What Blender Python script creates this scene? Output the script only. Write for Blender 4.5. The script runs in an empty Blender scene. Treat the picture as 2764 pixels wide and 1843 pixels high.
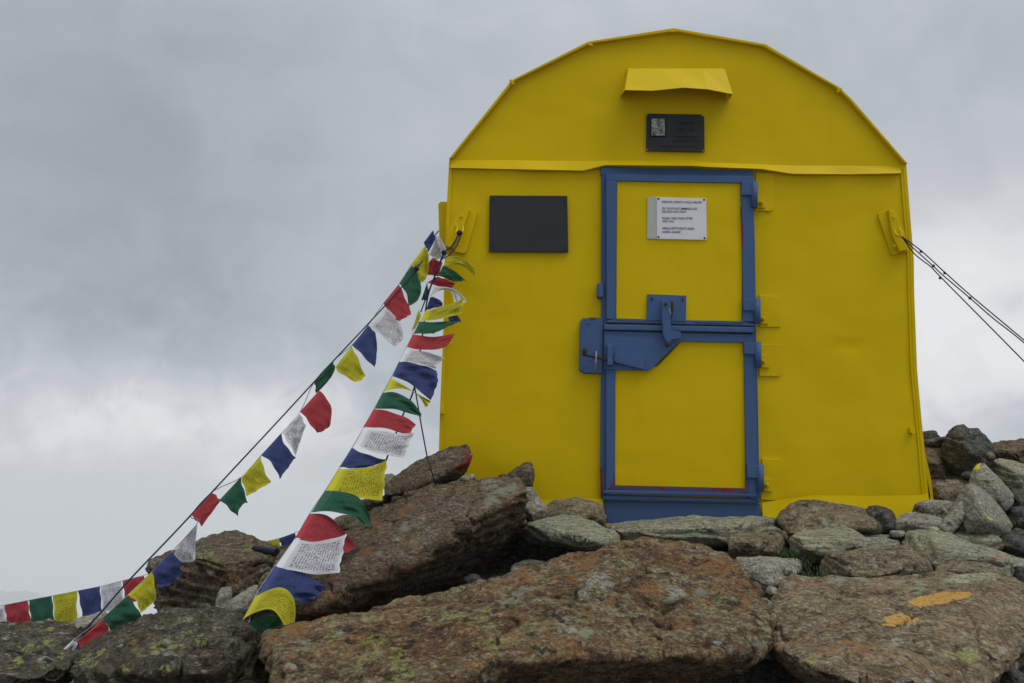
import bpy, bmesh, math, random
import numpy as np
from mathutils import Vector, Matrix

random.seed(7)
SC = bpy.context.scene
COL = SC.collection
rad = math.radians

# ------------------------------------------------------------------ camera
W, H = 2764.0, 1843.0
LENS = 32.0
TH, RO = rad(9.2), rad(1.2)
CAM = np.array([0.0, -4.3, 1.2])
FP = W * LENS / 36.0
FWD = np.array([0, math.cos(TH), math.sin(TH)])
_r0 = np.array([1.0, 0, 0]); _u0 = np.array([0, -math.sin(TH), math.cos(TH)])
RT = math.cos(RO) * _r0 + math.sin(RO) * _u0
UP = -math.sin(RO) * _r0 + math.cos(RO) * _u0
cam_d = bpy.data.cameras.new('camera'); cam = bpy.data.objects.new('camera', cam_d); COL.objects.link(cam)
cam_d.lens = LENS; cam_d.sensor_width = 36; cam_d.sensor_fit = 'HORIZONTAL'
cam_d.clip_start = 0.05; cam_d.clip_end = 5000
cam.matrix_world = Matrix(((RT[0], UP[0], -FWD[0], CAM[0]), (RT[1], UP[1], -FWD[1], CAM[1]),
                           (RT[2], UP[2], -FWD[2], CAM[2]), (0, 0, 0, 1)))
SC.camera = cam

# ------------------------------------------------------------------ exposure, sun, sky
SC.view_settings.view_transform = 'Standard'; SC.view_settings.look = 'None'
SC.view_settings.exposure = 0.0; SC.view_settings.gamma = 1.0
SUN_EL, SUN_AZ = rad(62), rad(122)
sun_d = bpy.data.lights.new('sun', 'SUN'); sun = bpy.data.objects.new('sun', sun_d); COL.objects.link(sun)
sun_d.energy = 1.25; sun_d.angle = rad(32); sun_d.color = (1.0, 0.97, 0.92)
sd = Vector((math.sin(SUN_AZ) * math.cos(SUN_EL), math.cos(SUN_AZ) * math.cos(SUN_EL), math.sin(SUN_EL)))
sun.rotation_euler = sd.to_track_quat('Z', 'Y').to_euler(); sun.location = (0, 0, 30)


class NT:
    """tiny node helper"""
    def __init__(s, tree): s.t = tree; s.n = tree.nodes; s.l = tree.links
    def new(s, kind, **kw):
        nd = s.n.new(kind)
        for k, v in kw.items(): setattr(nd, k, v)
        return nd
    def put(s, sock, v):
        if isinstance(v, bpy.types.NodeSocket): s.l.new(v, sock)
        elif v is not None:
            if hasattr(sock.default_value, '__len__') and not hasattr(v, '__len__'):
                sock.default_value = [v] * len(sock.default_value)
            elif hasattr(sock.default_value, '__len__') and len(sock.default_value) == 4 and len(v) == 3:
                sock.default_value = (*v, 1)
            else: sock.default_value = v
    def math(s, op, a, b=None, c=None, clamp=False):
        nd = s.new('ShaderNodeMath', operation=op); nd.use_clamp = clamp
        for i, v in enumerate((a, b, c)):
            if v is not None: s.put(nd.inputs[i], v)
        return nd.outputs[0]
    def vmath(s, op, a, b=None, scale=None):
        nd = s.new('ShaderNodeVectorMath', operation=op); s.put(nd.inputs[0], a)
        if b is not None: s.put(nd.inputs[1], b)
        if scale is not None: s.put(nd.inputs[3], scale)
        return nd.outputs['Value'] if op in ('DOT_PRODUCT', 'LENGTH', 'DISTANCE') else nd.outputs[0]
    def noise(s, vec, scale, detail=4, rough=0.55, dist=0.0):
        nd = s.new('ShaderNodeTexNoise')
        s.put(nd.inputs['Vector'], vec); s.put(nd.inputs['Scale'], scale); s.put(nd.inputs['Detail'], detail)
        s.put(nd.inputs['Roughness'], rough); s.put(nd.inputs['Distortion'], dist)
        return nd.outputs['Fac']
    def rng(s, v, a, b, c=0.0, d=1.0, smooth=True):
        nd = s.new('ShaderNodeMapRange'); nd.interpolation_type = 'SMOOTHSTEP' if smooth else 'LINEAR'
        for i, x in enumerate((v, a, b, c, d)): s.put(nd.inputs[i], x)
        return nd.outputs[0]
    def mix(s, f, a, b, blend='MIX'):
        nd = s.new('ShaderNodeMix'); nd.data_type = 'RGBA'; nd.blend_type = blend
        s.put(nd.inputs[0], f); s.put(nd.inputs[6], a); s.put(nd.inputs[7], b)
        return nd.outputs[2]
    def ramp(s, f, stops):
        nd = s.new('ShaderNodeValToRGB'); e = nd.color_ramp.elements
        while len(e) < len(stops): e.new(0.5)
        for i, (p, c) in enumerate(stops): e[i].position = p; e[i].color = (*c, 1)
        s.put(nd.inputs[0], f); return nd.outputs[0]
    def bump(s, h, strength, dist=0.01, normal=None):
        nd = s.new('ShaderNodeBump'); s.put(nd.inputs['Strength'], strength); s.put(nd.inputs['Distance'], dist)
        s.put(nd.inputs['Height'], h)
        if normal is not None: s.put(nd.inputs['Normal'], normal)
        return nd.outputs[0]


# frames: pixel crops of the survey the measurements were taken in -> pixel of the 2764 x 1843 frame
FR = dict(F=(0, 0, .85094), S=(0, 0, 1.0), K1=(2000, 1050, 3.0746), K2=(0, 1443, 3.92), K3=(600, 1443, 3.92),
          K4=(1200, 1443, 3.92), K5=(1700, 1443, 3.92), K6=(2164, 1443, 3.92), K7=(900, 1150, 3.92),
          K8=(1380, 1250, 3.92), K9=(1980, 1300, 3.0), KA=(2440, 1100, 3.92), H1=(1150, 50, 2.7659), H2=(1914, 50, 2.7659),
          H3=(1100, 500, 3.92), H4=(1520, 420, 3.92), H5=(1520, 760, 3.92), H6=(1560, 1100, 3.92),
          H7=(2164, 500, 3.1367), H8=(1720, 290, 11.76), H9=(1740, 520, 11.2), HB=(1160, 520, 8.711),
          G1=(1000, 580, 5.2267), G2=(950, 830, 5.2267), G3=(780, 1080, 4.1263), G4=(620, 1360, 4.1263),
          G5=(760, 780, 3.92), G6=(480, 1140, 3.92), G7=(0, 1400, 3.54), G8=(380, 1380, 3.92))


def px(fr, x, y):
    o = FR[fr]; return (o[0] + x / o[2], o[1] + y / o[2])


def ray(x, y):
    return FWD + RT * ((x - W / 2) / FP) + UP * (-(y - H / 2) / FP)


def P(x, y, Y):
    d = ray(x, y); return CAM + d * ((Y - CAM[1]) / d[1])


def PF(fr, x, y, Y):
    return P(*px(fr, x, y), Y)


def to_px(V):
    q = V - CAM; z = q @ FWD
    return W / 2 + FP * (q @ RT) / z, H / 2 - FP * (q @ UP) / z


def build_world():
    w = bpy.data.worlds.new('World'); SC.world = w; w.use_nodes = True
    k = NT(w.node_tree); k.n.clear()
    out = k.new('ShaderNodeOutputWorld')
    d = k.new('ShaderNodeTexCoord').outputs['Generated']
    sep = k.new('ShaderNodeSeparateXYZ'); k.put(sep.inputs[0], d); z = sep.outputs[2]
    st = k.vmath('MULTIPLY', d, (1.0, 1.0, 1.25))
    st = k.vmath('ADD', st, (3.1, 0.4, 1.7))
    n1 = k.noise(st, 2.4, 7, 0.55, 0.9)
    n2 = k.noise(st, 8.0, 6, 0.55, 0.7)
    v = k.math('ADD', k.math('MULTIPLY', n1, 0.21), k.math('MULTIPLY', n2, 0.18))
    n3 = k.noise(st, 17.0, 8, 0.6, 0.6)
    v = k.math('ADD', v, k.math('MULTIPLY', k.math('SUBTRACT', n3, 0.5), k.rng(z, .05, .35, .32, .03)))
    v = k.math('ADD', v, 0.5 - 0.195)
    dz = k.vmath('MULTIPLY', d, (1.0, 1.0, 1.7))
    def blob(x, y, r0, r1, amt):
        c = ray(x, y); c = c / np.linalg.norm(c) * np.array((1, 1, 1.7))
        ds = k.vmath('DISTANCE', dz, tuple(c))
        return k.math('MULTIPLY', k.rng(ds, r1, r0, 0, 1), amt)
    for b in ((120, 1170, .0, .24, .16), (560, 1150, .0, .22, .17), (900, 1180, .0, .2, .06), (40, 1500, 0, .12, .16), (700, 1380, 0, .25, .04), (2620, 900, .0, .30, .36), (2560, 600, .0, .25, .08),
              (100, 450, .05, .5, -.10), (430, 850, .0, .22, -.05), (2745, 815, .0, .05, -.16), (2750, 1130, .0, .07, -.1), (2050, 100, .0, .3, .03),
              (1350, 100, .0, .35, .03), (1000, 780, .0, .2, .03)):
        v = k.math('ADD', v, blob(*b))
    col = k.ramp(v, [(0.36, (0.355, 0.39, 0.415)), (0.44, (0.415, 0.455, 0.485)), (0.52, (0.475, 0.515, 0.55)),
                     (0.62, (0.59, 0.60, 0.635)), (0.72, (0.73, 0.735, 0.765)), (0.86, (0.83, 0.83, 0.83))])
    gain = k.rng(z, 0.42, 0.95, 1.0, 2.3)
    col = k.mix(1.0, col, gain, 'MULTIPLY')
    col = k.mix(k.rng(k.math('ADD', z, k.math('MULTIPLY', k.math('SUBTRACT', n2, .5), .18)), 0.07, -0.04), col, (0.58, 0.60, 0.625))
    col = k.mix(k.rng(z, -0.3, -0.6), col, (0.22, 0.22, 0.22))
    bg = k.new('ShaderNodeBackground'); k.put(bg.inputs[0], col); bg.inputs[1].default_value = 1.0
    sky = k.new('ShaderNodeTexSky'); sky.sky_type = 'NISHITA'; sky.sun_disc = False
    sky.sun_elevation = SUN_EL; sky.sun_rotation = SUN_AZ; sky.altitude = 3000
    bg2 = k.new('ShaderNodeBackground'); k.put(bg2.inputs[0], sky.outputs[0]); bg2.inputs[1].default_value = 0.1
    mx = k.new('ShaderNodeMixShader'); mx.inputs[0].default_value = 0.05
    k.l.new(bg.outputs[0], mx.inputs[1]); k.l.new(bg2.outputs[0], mx.inputs[2]); k.l.new(mx.outputs[0], out.inputs[0])


build_world()

# ------------------------------------------------------------------ object helpers
def link(name, me, mats=(), parent=None):
    o = bpy.data.objects.new(name, me); COL.objects.link(o)
    for m in (mats if isinstance(mats, (list, tuple)) else [mats]): me.materials.append(m)
    if parent is not None:
        o.parent = parent; o.matrix_parent_inverse = parent.matrix_world.inverted()
    return o


def tag(o, label=None, cat=None, group=None, kind=None):
    if label: o['label'] = label
    if cat: o['category'] = cat
    if group: o['group'] = group
    if kind: o['kind'] = kind
    return o


def empty(name, loc, label, cat, group=None):
    o = bpy.data.objects.new(name, None); COL.objects.link(o); o.location = loc; o.empty_display_size = .1
    o.matrix_world = Matrix.Translation(loc)
    return tag(o, label, cat, group)


def from_bm(name, bm, mats, parent=None, smooth=False, recenter=False):
    me = bpy.data.meshes.new(name)
    bmesh.ops.recalc_face_normals(bm, faces=bm.faces)
    bm.to_mesh(me); bm.free()
    if smooth: me.polygons.foreach_set('use_smooth', [True] * len(me.polygons))
    o = link(name, me, mats, parent)
    if recenter and parent is None:
        n = len(me.vertices); co = np.empty(n * 3); me.vertices.foreach_get('co', co); co = co.reshape(-1, 3)
        c = co.mean(0); c[2] = co[:, 2].min()
        me.vertices.foreach_set('co', (co - c).ravel()); o.location = c; me.update()
    return o


def prism(bm, pts, th, bev=0.0):
    """polygon pts (world points) pushed back by th along +Y; front edges bevelled"""
    f = [bm.verts.new(p) for p in pts]
    b = [bm.verts.new((p[0], p[1] + th, p[2])) for p in pts]
    face = bm.faces.new(f)
    bm.faces.new(list(reversed(b)))
    n = len(f)
    for i in range(n):
        j = (i + 1) % n
        bm.faces.new((f[j], f[i], b[i], b[j]))
    if bev:
        es = list(face.edges)
        bmesh.ops.bevel(bm, geom=es, offset=bev, segments=2, affect='EDGES', profile=0.6)


def tube(bm, pts, r, seg=8, cap=True):
    pts = [Vector(p) for p in pts]; rings = []
    for i, p in enumerate(pts):
        t = (pts[min(i + 1, len(pts) - 1)] - pts[max(i - 1, 0)]).normalized()
        a = t.orthogonal().normalized() if i == 0 else (rings[-1][1] - t * rings[-1][1].dot(t)).normalized()
        b = t.cross(a); rr = r[i] if isinstance(r, (list, tuple)) else r
        rings.append(([bm.verts.new(p + a * rr * math.cos(q) + b * rr * math.sin(q))
                       for q in [2 * math.pi * s / seg for s in range(seg)]], a))
    for (r0, _), (r1, _) in zip(rings, rings[1:]):
        for s in range(seg): bm.faces.new((r0[s], r0[(s + 1) % seg], r1[(s + 1) % seg], r1[s]))
    if cap:
        bm.faces.new(list(reversed(rings[0][0]))); bm.faces.new(rings[-1][0])


def ball(bm, p, r, sub=2, sx=1, sy=1, sz=1):
    bmesh.ops.create_icosphere(bm, subdivisions=sub, radius=r,
                               matrix=Matrix.Translation(p) @ Matrix.Diagonal((sx, sy, sz, 1)))


def disc(bm, p, r, th, seg=12):
    """short bolt / screw head facing -Y"""
    pts = [(p[0] + r * math.cos(a), p[1], p[2] + r * math.sin(a)) for a in [2 * math.pi * i / seg for i in range(seg)]]
    prism(bm, pts, th, r * .25)


def poly(fr, pts, Y):
    return [PF(fr, x, y, Y) for x, y in pts]


# ------------------------------------------------------------------ numpy noise
def _hash(ix, iy, iz, seed):
    h = (ix.astype(np.int64) * 374761393 + iy.astype(np.int64) * 668265263 + iz.astype(np.int64) * 2147483647 + seed * 974634541) & 0xffffffff
    h = ((h ^ (h >> 13)) * 1274126177) & 0xffffffff
    h = ((h ^ (h >> 16)) * 2246822519) & 0xffffffff
    return ((h ^ (h >> 15)) & 0xffffff).astype(np.float64) / 8388607.5 - 1.0


def vnoise(p, seed=0):
    i = np.floor(p).astype(np.int64); f = p - i; u = f * f * f * (f * (f * 6 - 15) + 10)
    r = 0
    for dx in (0, 1):
        wx = u[:, 0] if dx else 1 - u[:, 0]
        for dy in (0, 1):
            wy = u[:, 1] if dy else 1 - u[:, 1]
            for dz in (0, 1):
                wz = u[:, 2] if dz else 1 - u[:, 2]
                r = r + wx * wy * wz * _hash(i[:, 0] + dx, i[:, 1] + dy, i[:, 2] + dz, seed)
    return r


def fbm(p, oct=4, seed=0, gain=.5, ridge=False):
    a, t, s = 1.0, 0.0, 0.0
    for o in range(oct):
        n = vnoise(p, seed + o * 17)
        if ridge: n = 1 - 2 * np.abs(n)
        t = t + a * n; s += a; a *= gain; p = p * 2.03 + 11.3
    return t / s


# ------------------------------------------------------------------ materials
def principled(name):
    m = bpy.data.materials.new(name); m.use_nodes = True
    k = NT(m.node_tree); b = k.n['Principled BSDF']
    return m, k, b


def paint_mat(name, col, rough=.45, var=.08, bump=.15, wear=None, wear_thr=.7, wave=0.0, spec=.09):
    m, k, b = principled(name)
    g = k.new('ShaderNodeNewGeometry').outputs['Position']
    n = k.noise(g, 3.0, 5, .6); n2 = k.noise(g, 60, 3, .6)
    c = k.mix(n, tuple(x * (1 - var) for x in col), tuple(x * (1 + var) for x in col))
    streak = k.noise(k.vmath('MULTIPLY', g, (14, 14, 1.2)), 1.0, 4, .6)
    c = k.mix(k.rng(streak, .55, .8, 0, .22), c, tuple(x * .72 for x in col))
    sc_ = k.noise(k.vmath('MULTIPLY', g, (9, 9, 30)), 2.2, 8, .75)
    c = k.mix(k.rng(sc_, .60, .70, 0, .35), c, tuple(min(1, x * 1.25 + .012) for x in col))
    sd_ = k.noise(k.vmath('ADD', g, (3, 1, 2)), 24, 7, .75)
    c = k.mix(k.rng(sd_, .66, .72, 0, .45), c, tuple(x * .5 + .004 for x in col))
    if wear is not None:
        wn = k.noise(g, 34, 5, .65)
        c = k.mix(k.rng(wn, wear_thr, wear_thr + .03), c, wear)
    k.put(b.inputs['Base Color'], c); k.put(b.inputs['Roughness'], k.rng(n2, .3, .7, rough - .06, rough + .1))
    b.inputs['Specular IOR Level'].default_value = spec
    nrm = k.bump(n2, bump, .002)
    if wave:
        nrm = k.bump(k.noise(g, 2.6, 2, .5), wave, .05, nrm)
    k.put(b.inputs['Normal'], nrm)
    return m


YEL = (0.60, 0.415, 0.0008)
BLU = (0.058, 0.106, 0.225)
M = {}
M['yellow'] = paint_mat('yellow_paint', YEL, .40, .06, .25, wave=.5, spec=.06)
M['yellow_rust'] = paint_mat('yellow_paint_worn', YEL, .5, .1, .3, (.12, .055, .02), .66)
M['blue'] = paint_mat('blue_paint', BLU, .42, .12, .25, (.22, .03, .03), .765)
M['blue_red'] = paint_mat('blue_paint_over_red_primer', (.065, .06, .15), .45, .2, .3, (.20, .022, .03), .54)
M['blue_chip'] = paint_mat('blue_paint_chipped_to_primer', BLU, .45, .15, .3, (.26, .025, .03), .60)
M['primer'] = paint_mat('red_primer', (.20, .022, .028), .55, .2, .3, BLU, .62)
M['black_plate'] = paint_mat('black_slate', (.037, .037, .038), .55, .1, .1)
M['black_ink'] = paint_mat('black_ink', (.02, .02, .022), .6, .05, .05)
M['letter_dark'] = paint_mat('engraved_lettering', (.018, .018, .018), .5, .05, .05)
M['white_plate'] = paint_mat('white_enamel', (.66, .66, .67), .4, .03, .05)
M['grey_tape'] = paint_mat('grey_green_strip', (.42, .44, .38), .6, .08, .1)
M['steel'] = paint_mat('dull_steel', (.30, .27, .24), .4, .2, .2)
M['screw_dark'] = paint_mat('dark_screw', (.022, .024, .03), .4, .1, .1)
M['rusty'] = paint_mat('rusty_iron', (.055, .030, .020), .75, .4, .5)
M['rope'] = paint_mat('dark_blue_rope', (.028, .036, .06), .85, .3, .6)
M['cord'] = paint_mat('thin_flag_cord', (.20, .22, .24), .85, .3, .6)
M['gap_shade'] = paint_mat('dark_gap_shade', (.03, .028, .02), .8, .1, .1)  # near-black standing in for shade in the corner gap


def photo_mat():
    m, k, b = principled('faded_portrait_photo')
    g = k.new('ShaderNodeNewGeometry').outputs['Position']
    n = k.noise(g, 55, 3, .6, .4)
    k.put(b.inputs['Base Color'], k.ramp(n, [(.38, (.05, .05, .045)), (.5, (.20, .20, .18)), (.62, (.36, .35, .32))]))
    b.inputs['Roughness'].default_value = .4
    return m


M['photo'] = photo_mat()


def rock_mat(name, stops, stops2=None, rust=.0, rust_col=(.22, .095, .035), lich=.0, pale=.0, dark=.3, fol=(1, 1, 4), tilt=(0, 0, 0), spots=.5, bump=.9, fs=1.0, mixup=.5):
    m, k, b = principled(name)
    oc = k.new('ShaderNodeTexCoord').outputs['Object']
    rnd = k.new('ShaderNodeObjectInfo').outputs['Random']
    v = k.vmath('ADD', oc, k.vmath('SCALE', (37.0, 51.0, 23.0), scale=rnd))
    mp = k.new('ShaderNodeMapping'); k.put(mp.inputs['Vector'], v); mp.inputs['Rotation'].default_value = tilt; mp.inputs['Scale'].default_value = fol
    f = mp.outputs[0]
    n1 = k.noise(f, 4.2, 9, .70, .15)
    n2 = k.noise(f, 14 * fs, 9, .74, .1)
    n3 = k.noise(v, 85 * fs, 5, .68)
    n4 = k.noise(f, 31 * fs, 8, .76, .1)
    n5 = k.noise(v, 230 * fs, 3, .6)
    nA = k.noise(k.vmath('ADD', v, (7, 2, 5)), 3.4, 9, .72, .15)
    col = k.ramp(k.math('ADD', k.math('MULTIPLY', n1, .55), k.math('MULTIPLY', n2, .45)), stops)
    col2 = k.ramp(k.math('ADD', k.math('MULTIPLY', n2, .5), k.math('MULTIPLY', n4, .5)), stops2 or stops)
    col = k.mix(k.rng(nA, .5 - .12 * mixup - .03, .5 + .10), col, col2)
    if rust:
        rn = k.noise(k.vmath('ADD', f, (5, 9, 2)), 5.0, 9, .74, .15)
        col = k.mix(k.math('MULTIPLY', k.rng(rn, .60 - rust * .10, .66 - rust * .08), k.rng(n4, .38, .58, .1, .85)), col, rust_col)
    col = k.mix(1.0, col, k.rng(n4, .3, .7, .45, 1.5, False), 'MULTIPLY')
    col = k.mix(1.0, col, k.rng(n3, .28, .72, .28, 1.75, False), 'MULTIPLY')
    col = k.mix(1.0, col, k.rng(n5, .3, .7, .72, 1.3, False), 'MULTIPLY')
    # mineral grain
    gv = k.new('ShaderNodeTexVoronoi'); k.put(gv.inputs['Vector'], k.vmath('MULTIPLY', f, (1, 1, 1))); gv.inputs['Scale'].default_value = 120
    gc = k.new('ShaderNodeSeparateColor'); k.put(gc.inputs[0], gv.outputs['Color'])
    col = k.mix(1.0, col, k.rng(gc.outputs[0], 0, 1, .78, 1.22, False), 'MULTIPLY')
    col = k.mix(k.math('MULTIPLY', k.math('GREATER_THAN', gc.outputs[1], .965), .4), col, (.34, .33, .29))
    # crust lichen dots, pale and black
    vo = k.new('ShaderNodeTexVoronoi')
    wn = k.new('ShaderNodeTexNoise'); k.put(wn.inputs['Vector'], v); wn.inputs['Scale'].default_value = 40; wn.inputs['Detail'].default_value = 3
    vw = k.vmath('ADD', v, k.vmath('SCALE', k.vmath('SUBTRACT', wn.outputs['Color'], (.5, .5, .5)), scale=.03))
    k.put(vo.inputs['Vector'], vw); vo.inputs['Scale'].default_value = 24 * fs
    vc = k.new('ShaderNodeSeparateColor'); k.put(vc.inputs[0], vo.outputs['Color'])
    dot = k.rng(vo.outputs['Distance'], .42, .22)
    ps = k.math('MULTIPLY', dot, k.math('GREATER_THAN', vc.outputs[0], 1 - .16 * spots)); ds = k.math('MULTIPLY', dot, k.math('LESS_THAN', vc.outputs[0], .22 * spots))
    col = k.mix(k.math('MULTIPLY', ps, k.rng(n3, .35, .6, .1, .75)), col, (.27, .28, .22))
    col = k.mix(k.math('MULTIPLY', ds, k.rng(n3, .35, .6, .75, .1)), col, (.018, .017, .016))
    dn = k.noise(k.vmath('ADD', v, (1, 4, 8)), 17 * fs, 8, .72, .3)
    col = k.mix(k.rng(dn, .61 - dark * .1, .66 - dark * .08, 0, .85), col, (.018, .016, .015))
    att = k.new('ShaderNodeAttribute'); att.attribute_name = 'feat'; at2 = k.new('ShaderNodeAttribute'); at2.attribute_name = 'stain'
    fe = k.new('ShaderNodeSeparateColor'); k.put(fe.inputs[0], att.outputs['Color'])
    col = k.mix(k.math('MULTIPLY', k.rng(k.math('ADD', fe.outputs[2], k.math('MULTIPLY', k.math('SUBTRACT', n2, .5), 3.0)), .55, .85), .75), col, k.mix(n4, (.10, .11, .08), (.32, .34, .25)))
    col = k.mix(k.math('MULTIPLY', k.rng(k.math('ADD', at2.outputs['Fac'], k.math('MULTIPLY', k.math('SUBTRACT', n2, .5), 3.2)), .55, .9), k.rng(n4, .38, .58, .05, .85)), col, k.mix(n3, (.09, .035, .014), (.36, .16, .055)))
    pn = k.noise(k.vmath('ADD', v, (8, 3, 1)), 6.5, 6, .65)
    pm = k.math('ADD', k.rng(pn, .68 - pale * .16, .74 - pale * .16), k.rng(k.math('ADD', fe.outputs[1], k.math('MULTIPLY', k.math('SUBTRACT', n2, .5), 2.6)), .5, .8), clamp=True)
    pf = k.noise(v, 55, 6, .75)
    col = k.mix(k.math('MULTIPLY', pm, k.rng(pf, .44, .56, 0, .8)), col, k.mix(n3, (.20, .21, .18), (.42, .43, .38)))
    ln = k.noise(k.vmath('ADD', v, (2, 7, 5)), 5.2, 6, .65)
    lm = k.math('ADD', k.rng(ln, .71 - lich * .16, .77 - lich * .16), k.rng(k.math('ADD', fe.outputs[0], k.math('MULTIPLY', k.math('SUBTRACT', n2, .5), 3.0)), .5, .75), clamp=True)
    lf = k.noise(v, 50, 7, .78, .3)
    col = k.mix(k.math('MULTIPLY', lm, k.rng(lf, .48, .55, 0, .88)), col, k.mix(n3, (.15, .17, .045), (.36, .38, .11)))
    pa = k.new('ShaderNodeAttribute'); pa.attribute_name = 'paint'
    pcol = k.new('ShaderNodeAttribute'); pcol.attribute_name = 'paint_col'
    col = k.mix(k.math('MULTIPLY', k.rng(k.math('ADD', pa.outputs['Fac'], k.math('MULTIPLY', k.math('SUBTRACT', n3, .5), 1.3)), .36, .52), k.rng(n3, .2, .45, .55, 1)), col, pcol.outputs['Color'])
    k.put(b.inputs['Base Color'], col)
    b.inputs['Roughness'].default_value = .9; b.inputs['Specular IOR Level'].default_value = .18
    h = k.math('ADD', k.math('MULTIPLY', n4, .5), k.math('ADD', k.math('MULTIPLY', n3, .28), k.math('MULTIPLY', n2, .5)))
    h = k.math('ADD', h, k.math('MULTIPLY', n5, .16))
    k.put(b.inputs['Normal'], k.bump(h, bump, .024))
    return m


RUST = [(.34, (.030, .018, .013)), (.42, (.080, .046, .028)), (.49, (.155, .088, .042)), (.56, (.185, .130, .062)), (.66, (.22, .18, .10))]
RUSTB = [(.36, (.044, .025, .020)), (.46, (.12, .072, .043)), (.53, (.165, .145, .080)), (.62, (.21, .22, .135))]
BROWN = [(.32, (.036, .025, .016)), (.44, (.095, .064, .039)), (.53, (.145, .103, .060)), (.62, (.18, .145, .088)), (.74, (.21, .19, .13))]
BROWNB = [(.34, (.05, .034, .027)), (.48, (.105, .075, .052)), (.60, (.13, .135, .10)), (.7, (.17, .18, .135))]
SLAB = [(.32, (.11, .102, .066)), (.44, (.21, .198, .132)), (.54, (.295, .28, .19)), (.64, (.345, .335, .235)), (.76, (.39, .375, .27))]
SLABB = [(.34, (.125, .128, .088)), (.5, (.22, .226, .16)), (.64, (.29, .30, .215))]
GREY = [(.32, (.11, .102, .08)), (.45, (.19, .178, .14)), (.55, (.245, .23, .18)), (.68, (.30, .285, .225))]
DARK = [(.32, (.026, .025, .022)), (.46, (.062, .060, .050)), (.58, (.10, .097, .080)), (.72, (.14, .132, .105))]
TAN = [(.34, (.055, .040, .026)), (.44, (.14, .108, .068)), (.53, (.21, .172, .108)), (.62, (.26, .225, .148)), (.76, (.31, .29, .205))]
TANB = [(.36, (.055, .038, .026)), (.5, (.16, .125, .080)), (.58, (.20, .19, .125)), (.7, (.25, .25, .175))]
TAN2 = [(p, (c[0] * .88, c[1] * .80, c[2] * .74)) for p, c in TAN]; TAN2B = [(p, (c[0] * .86, c[1] * .80, c[2] * .78)) for p, c in TANB]
MOSS = [(.32, (.022, .018, .014)), (.42, (.055, .042, .030)), (.52, (.08, .068, .046)), (.60, (.095, .098, .066)), (.72, (.14, .15, .10))]
RM = dict(
    rust=rock_mat('rock_rusty', RUST, RUSTB, .45, (.22, .10, .036), lich=.15, pale=.1, dark=.5, fol=(1, 1, 2.2), spots=.8),
    rust2=rock_mat('rock_rusty_worn', TAN2, TAN2B, .40, (.20, .10, .045), lich=-.1, pale=.1, dark=.3, fol=(1, 1, 1.7), spots=.6, bump=.6),
    brown=rock_mat('rock_brown', BROWN, BROWNB, .35, (.17, .085, .04), lich=-.05, pale=.05, dark=.35, fol=(1, 1, 3), tilt=(0, .45, 0)),
    brownf=rock_mat('rock_brown_flat', BROWN, BROWNB, .3, (.17, .09, .045), lich=.1, pale=.15, dark=.4, fol=(1, 1, 2.5), spots=.8),
    slab=rock_mat('rock_greygreen', SLAB, SLABB, .12, (.2, .15, .085), lich=-.3, pale=-.1, dark=-.1, fol=(.6, 1, 9), bump=.8, spots=.25),
    grey=rock_mat('rock_grey', GREY, None, .12, (.17, .135, .09), lich=-.15, pale=-.1, dark=0, fol=(1, 1, 3), bump=.6, spots=.3),
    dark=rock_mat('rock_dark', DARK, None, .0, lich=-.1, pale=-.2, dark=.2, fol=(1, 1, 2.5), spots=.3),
    tan=rock_mat('rock_tan', TAN, TANB, .25, (.19, .11, .06), lich=0, pale=.2, dark=.2, fol=(1, 1, 2), spots=.9),
    moss=rock_mat('rock_mossy', MOSS, None, .3, (.14, .062, .03), lich=.6, pale=.2, dark=.7, fol=(1, 1, 1.4), bump=1.0, fs=.8, spots=1.1),
)


def ground_mat():
    m, k, b = principled('scree_ground')
    g = k.new('ShaderNodeNewGeometry').outputs['Position']
    n = k.noise(g, 5, 8, .65); n2 = k.noise(g, 60, 5, .7)
    c = k.ramp(n, [(.35, (.025, .022, .018)), (.5, (.07, .062, .05)), (.65, (.12, .11, .09))])
    c = k.mix(1.0, c, k.rng(n2, .3, .7, .5, 1.5, False), 'MULTIPLY')
    vg = k.new('ShaderNodeTexVoronoi'); wv = k.new('ShaderNodeTexNoise'); k.put(wv.inputs['Vector'], g); wv.inputs['Scale'].default_value = 6; wv.inputs['Detail'].default_value = 4
    k.put(vg.inputs['Vector'], k.vmath('ADD', g, k.vmath('SCALE', wv.outputs['Color'], scale=.12))); vg.inputs['Scale'].default_value = 6.5
    vcs = k.new('ShaderNodeSeparateColor'); k.put(vcs.inputs[0], vg.outputs['Color'])
    c = k.mix(1.0, c, k.rng(vcs.outputs[0], 0, 1, .45, 1.9, False), 'MULTIPLY'); st_h = k.math('MULTIPLY', k.math('SUBTRACT', .5, vg.outputs['Distance']), 1.6)
    # invented pale ground far below, bounces light up to brighten the haze
    sz = k.new('ShaderNodeSeparateXYZ'); k.put(sz.inputs[0], g)
    c = k.mix(k.rng(k.math('ADD', sz.outputs[2], k.math('MULTIPLY', k.noise(g, .02, 5), 60)), -90, -130), c, (.22, .225, .235))
    k.put(b.inputs['Base Color'], c); b.inputs['Roughness'].default_value = .95
    k.put(b.inputs['Normal'], k.bump(k.math('ADD', k.math('ADD', n, k.math('MULTIPLY', n2, .3)), st_h), 1.0, .06))
    return m


M['ground'] = ground_mat()

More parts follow.
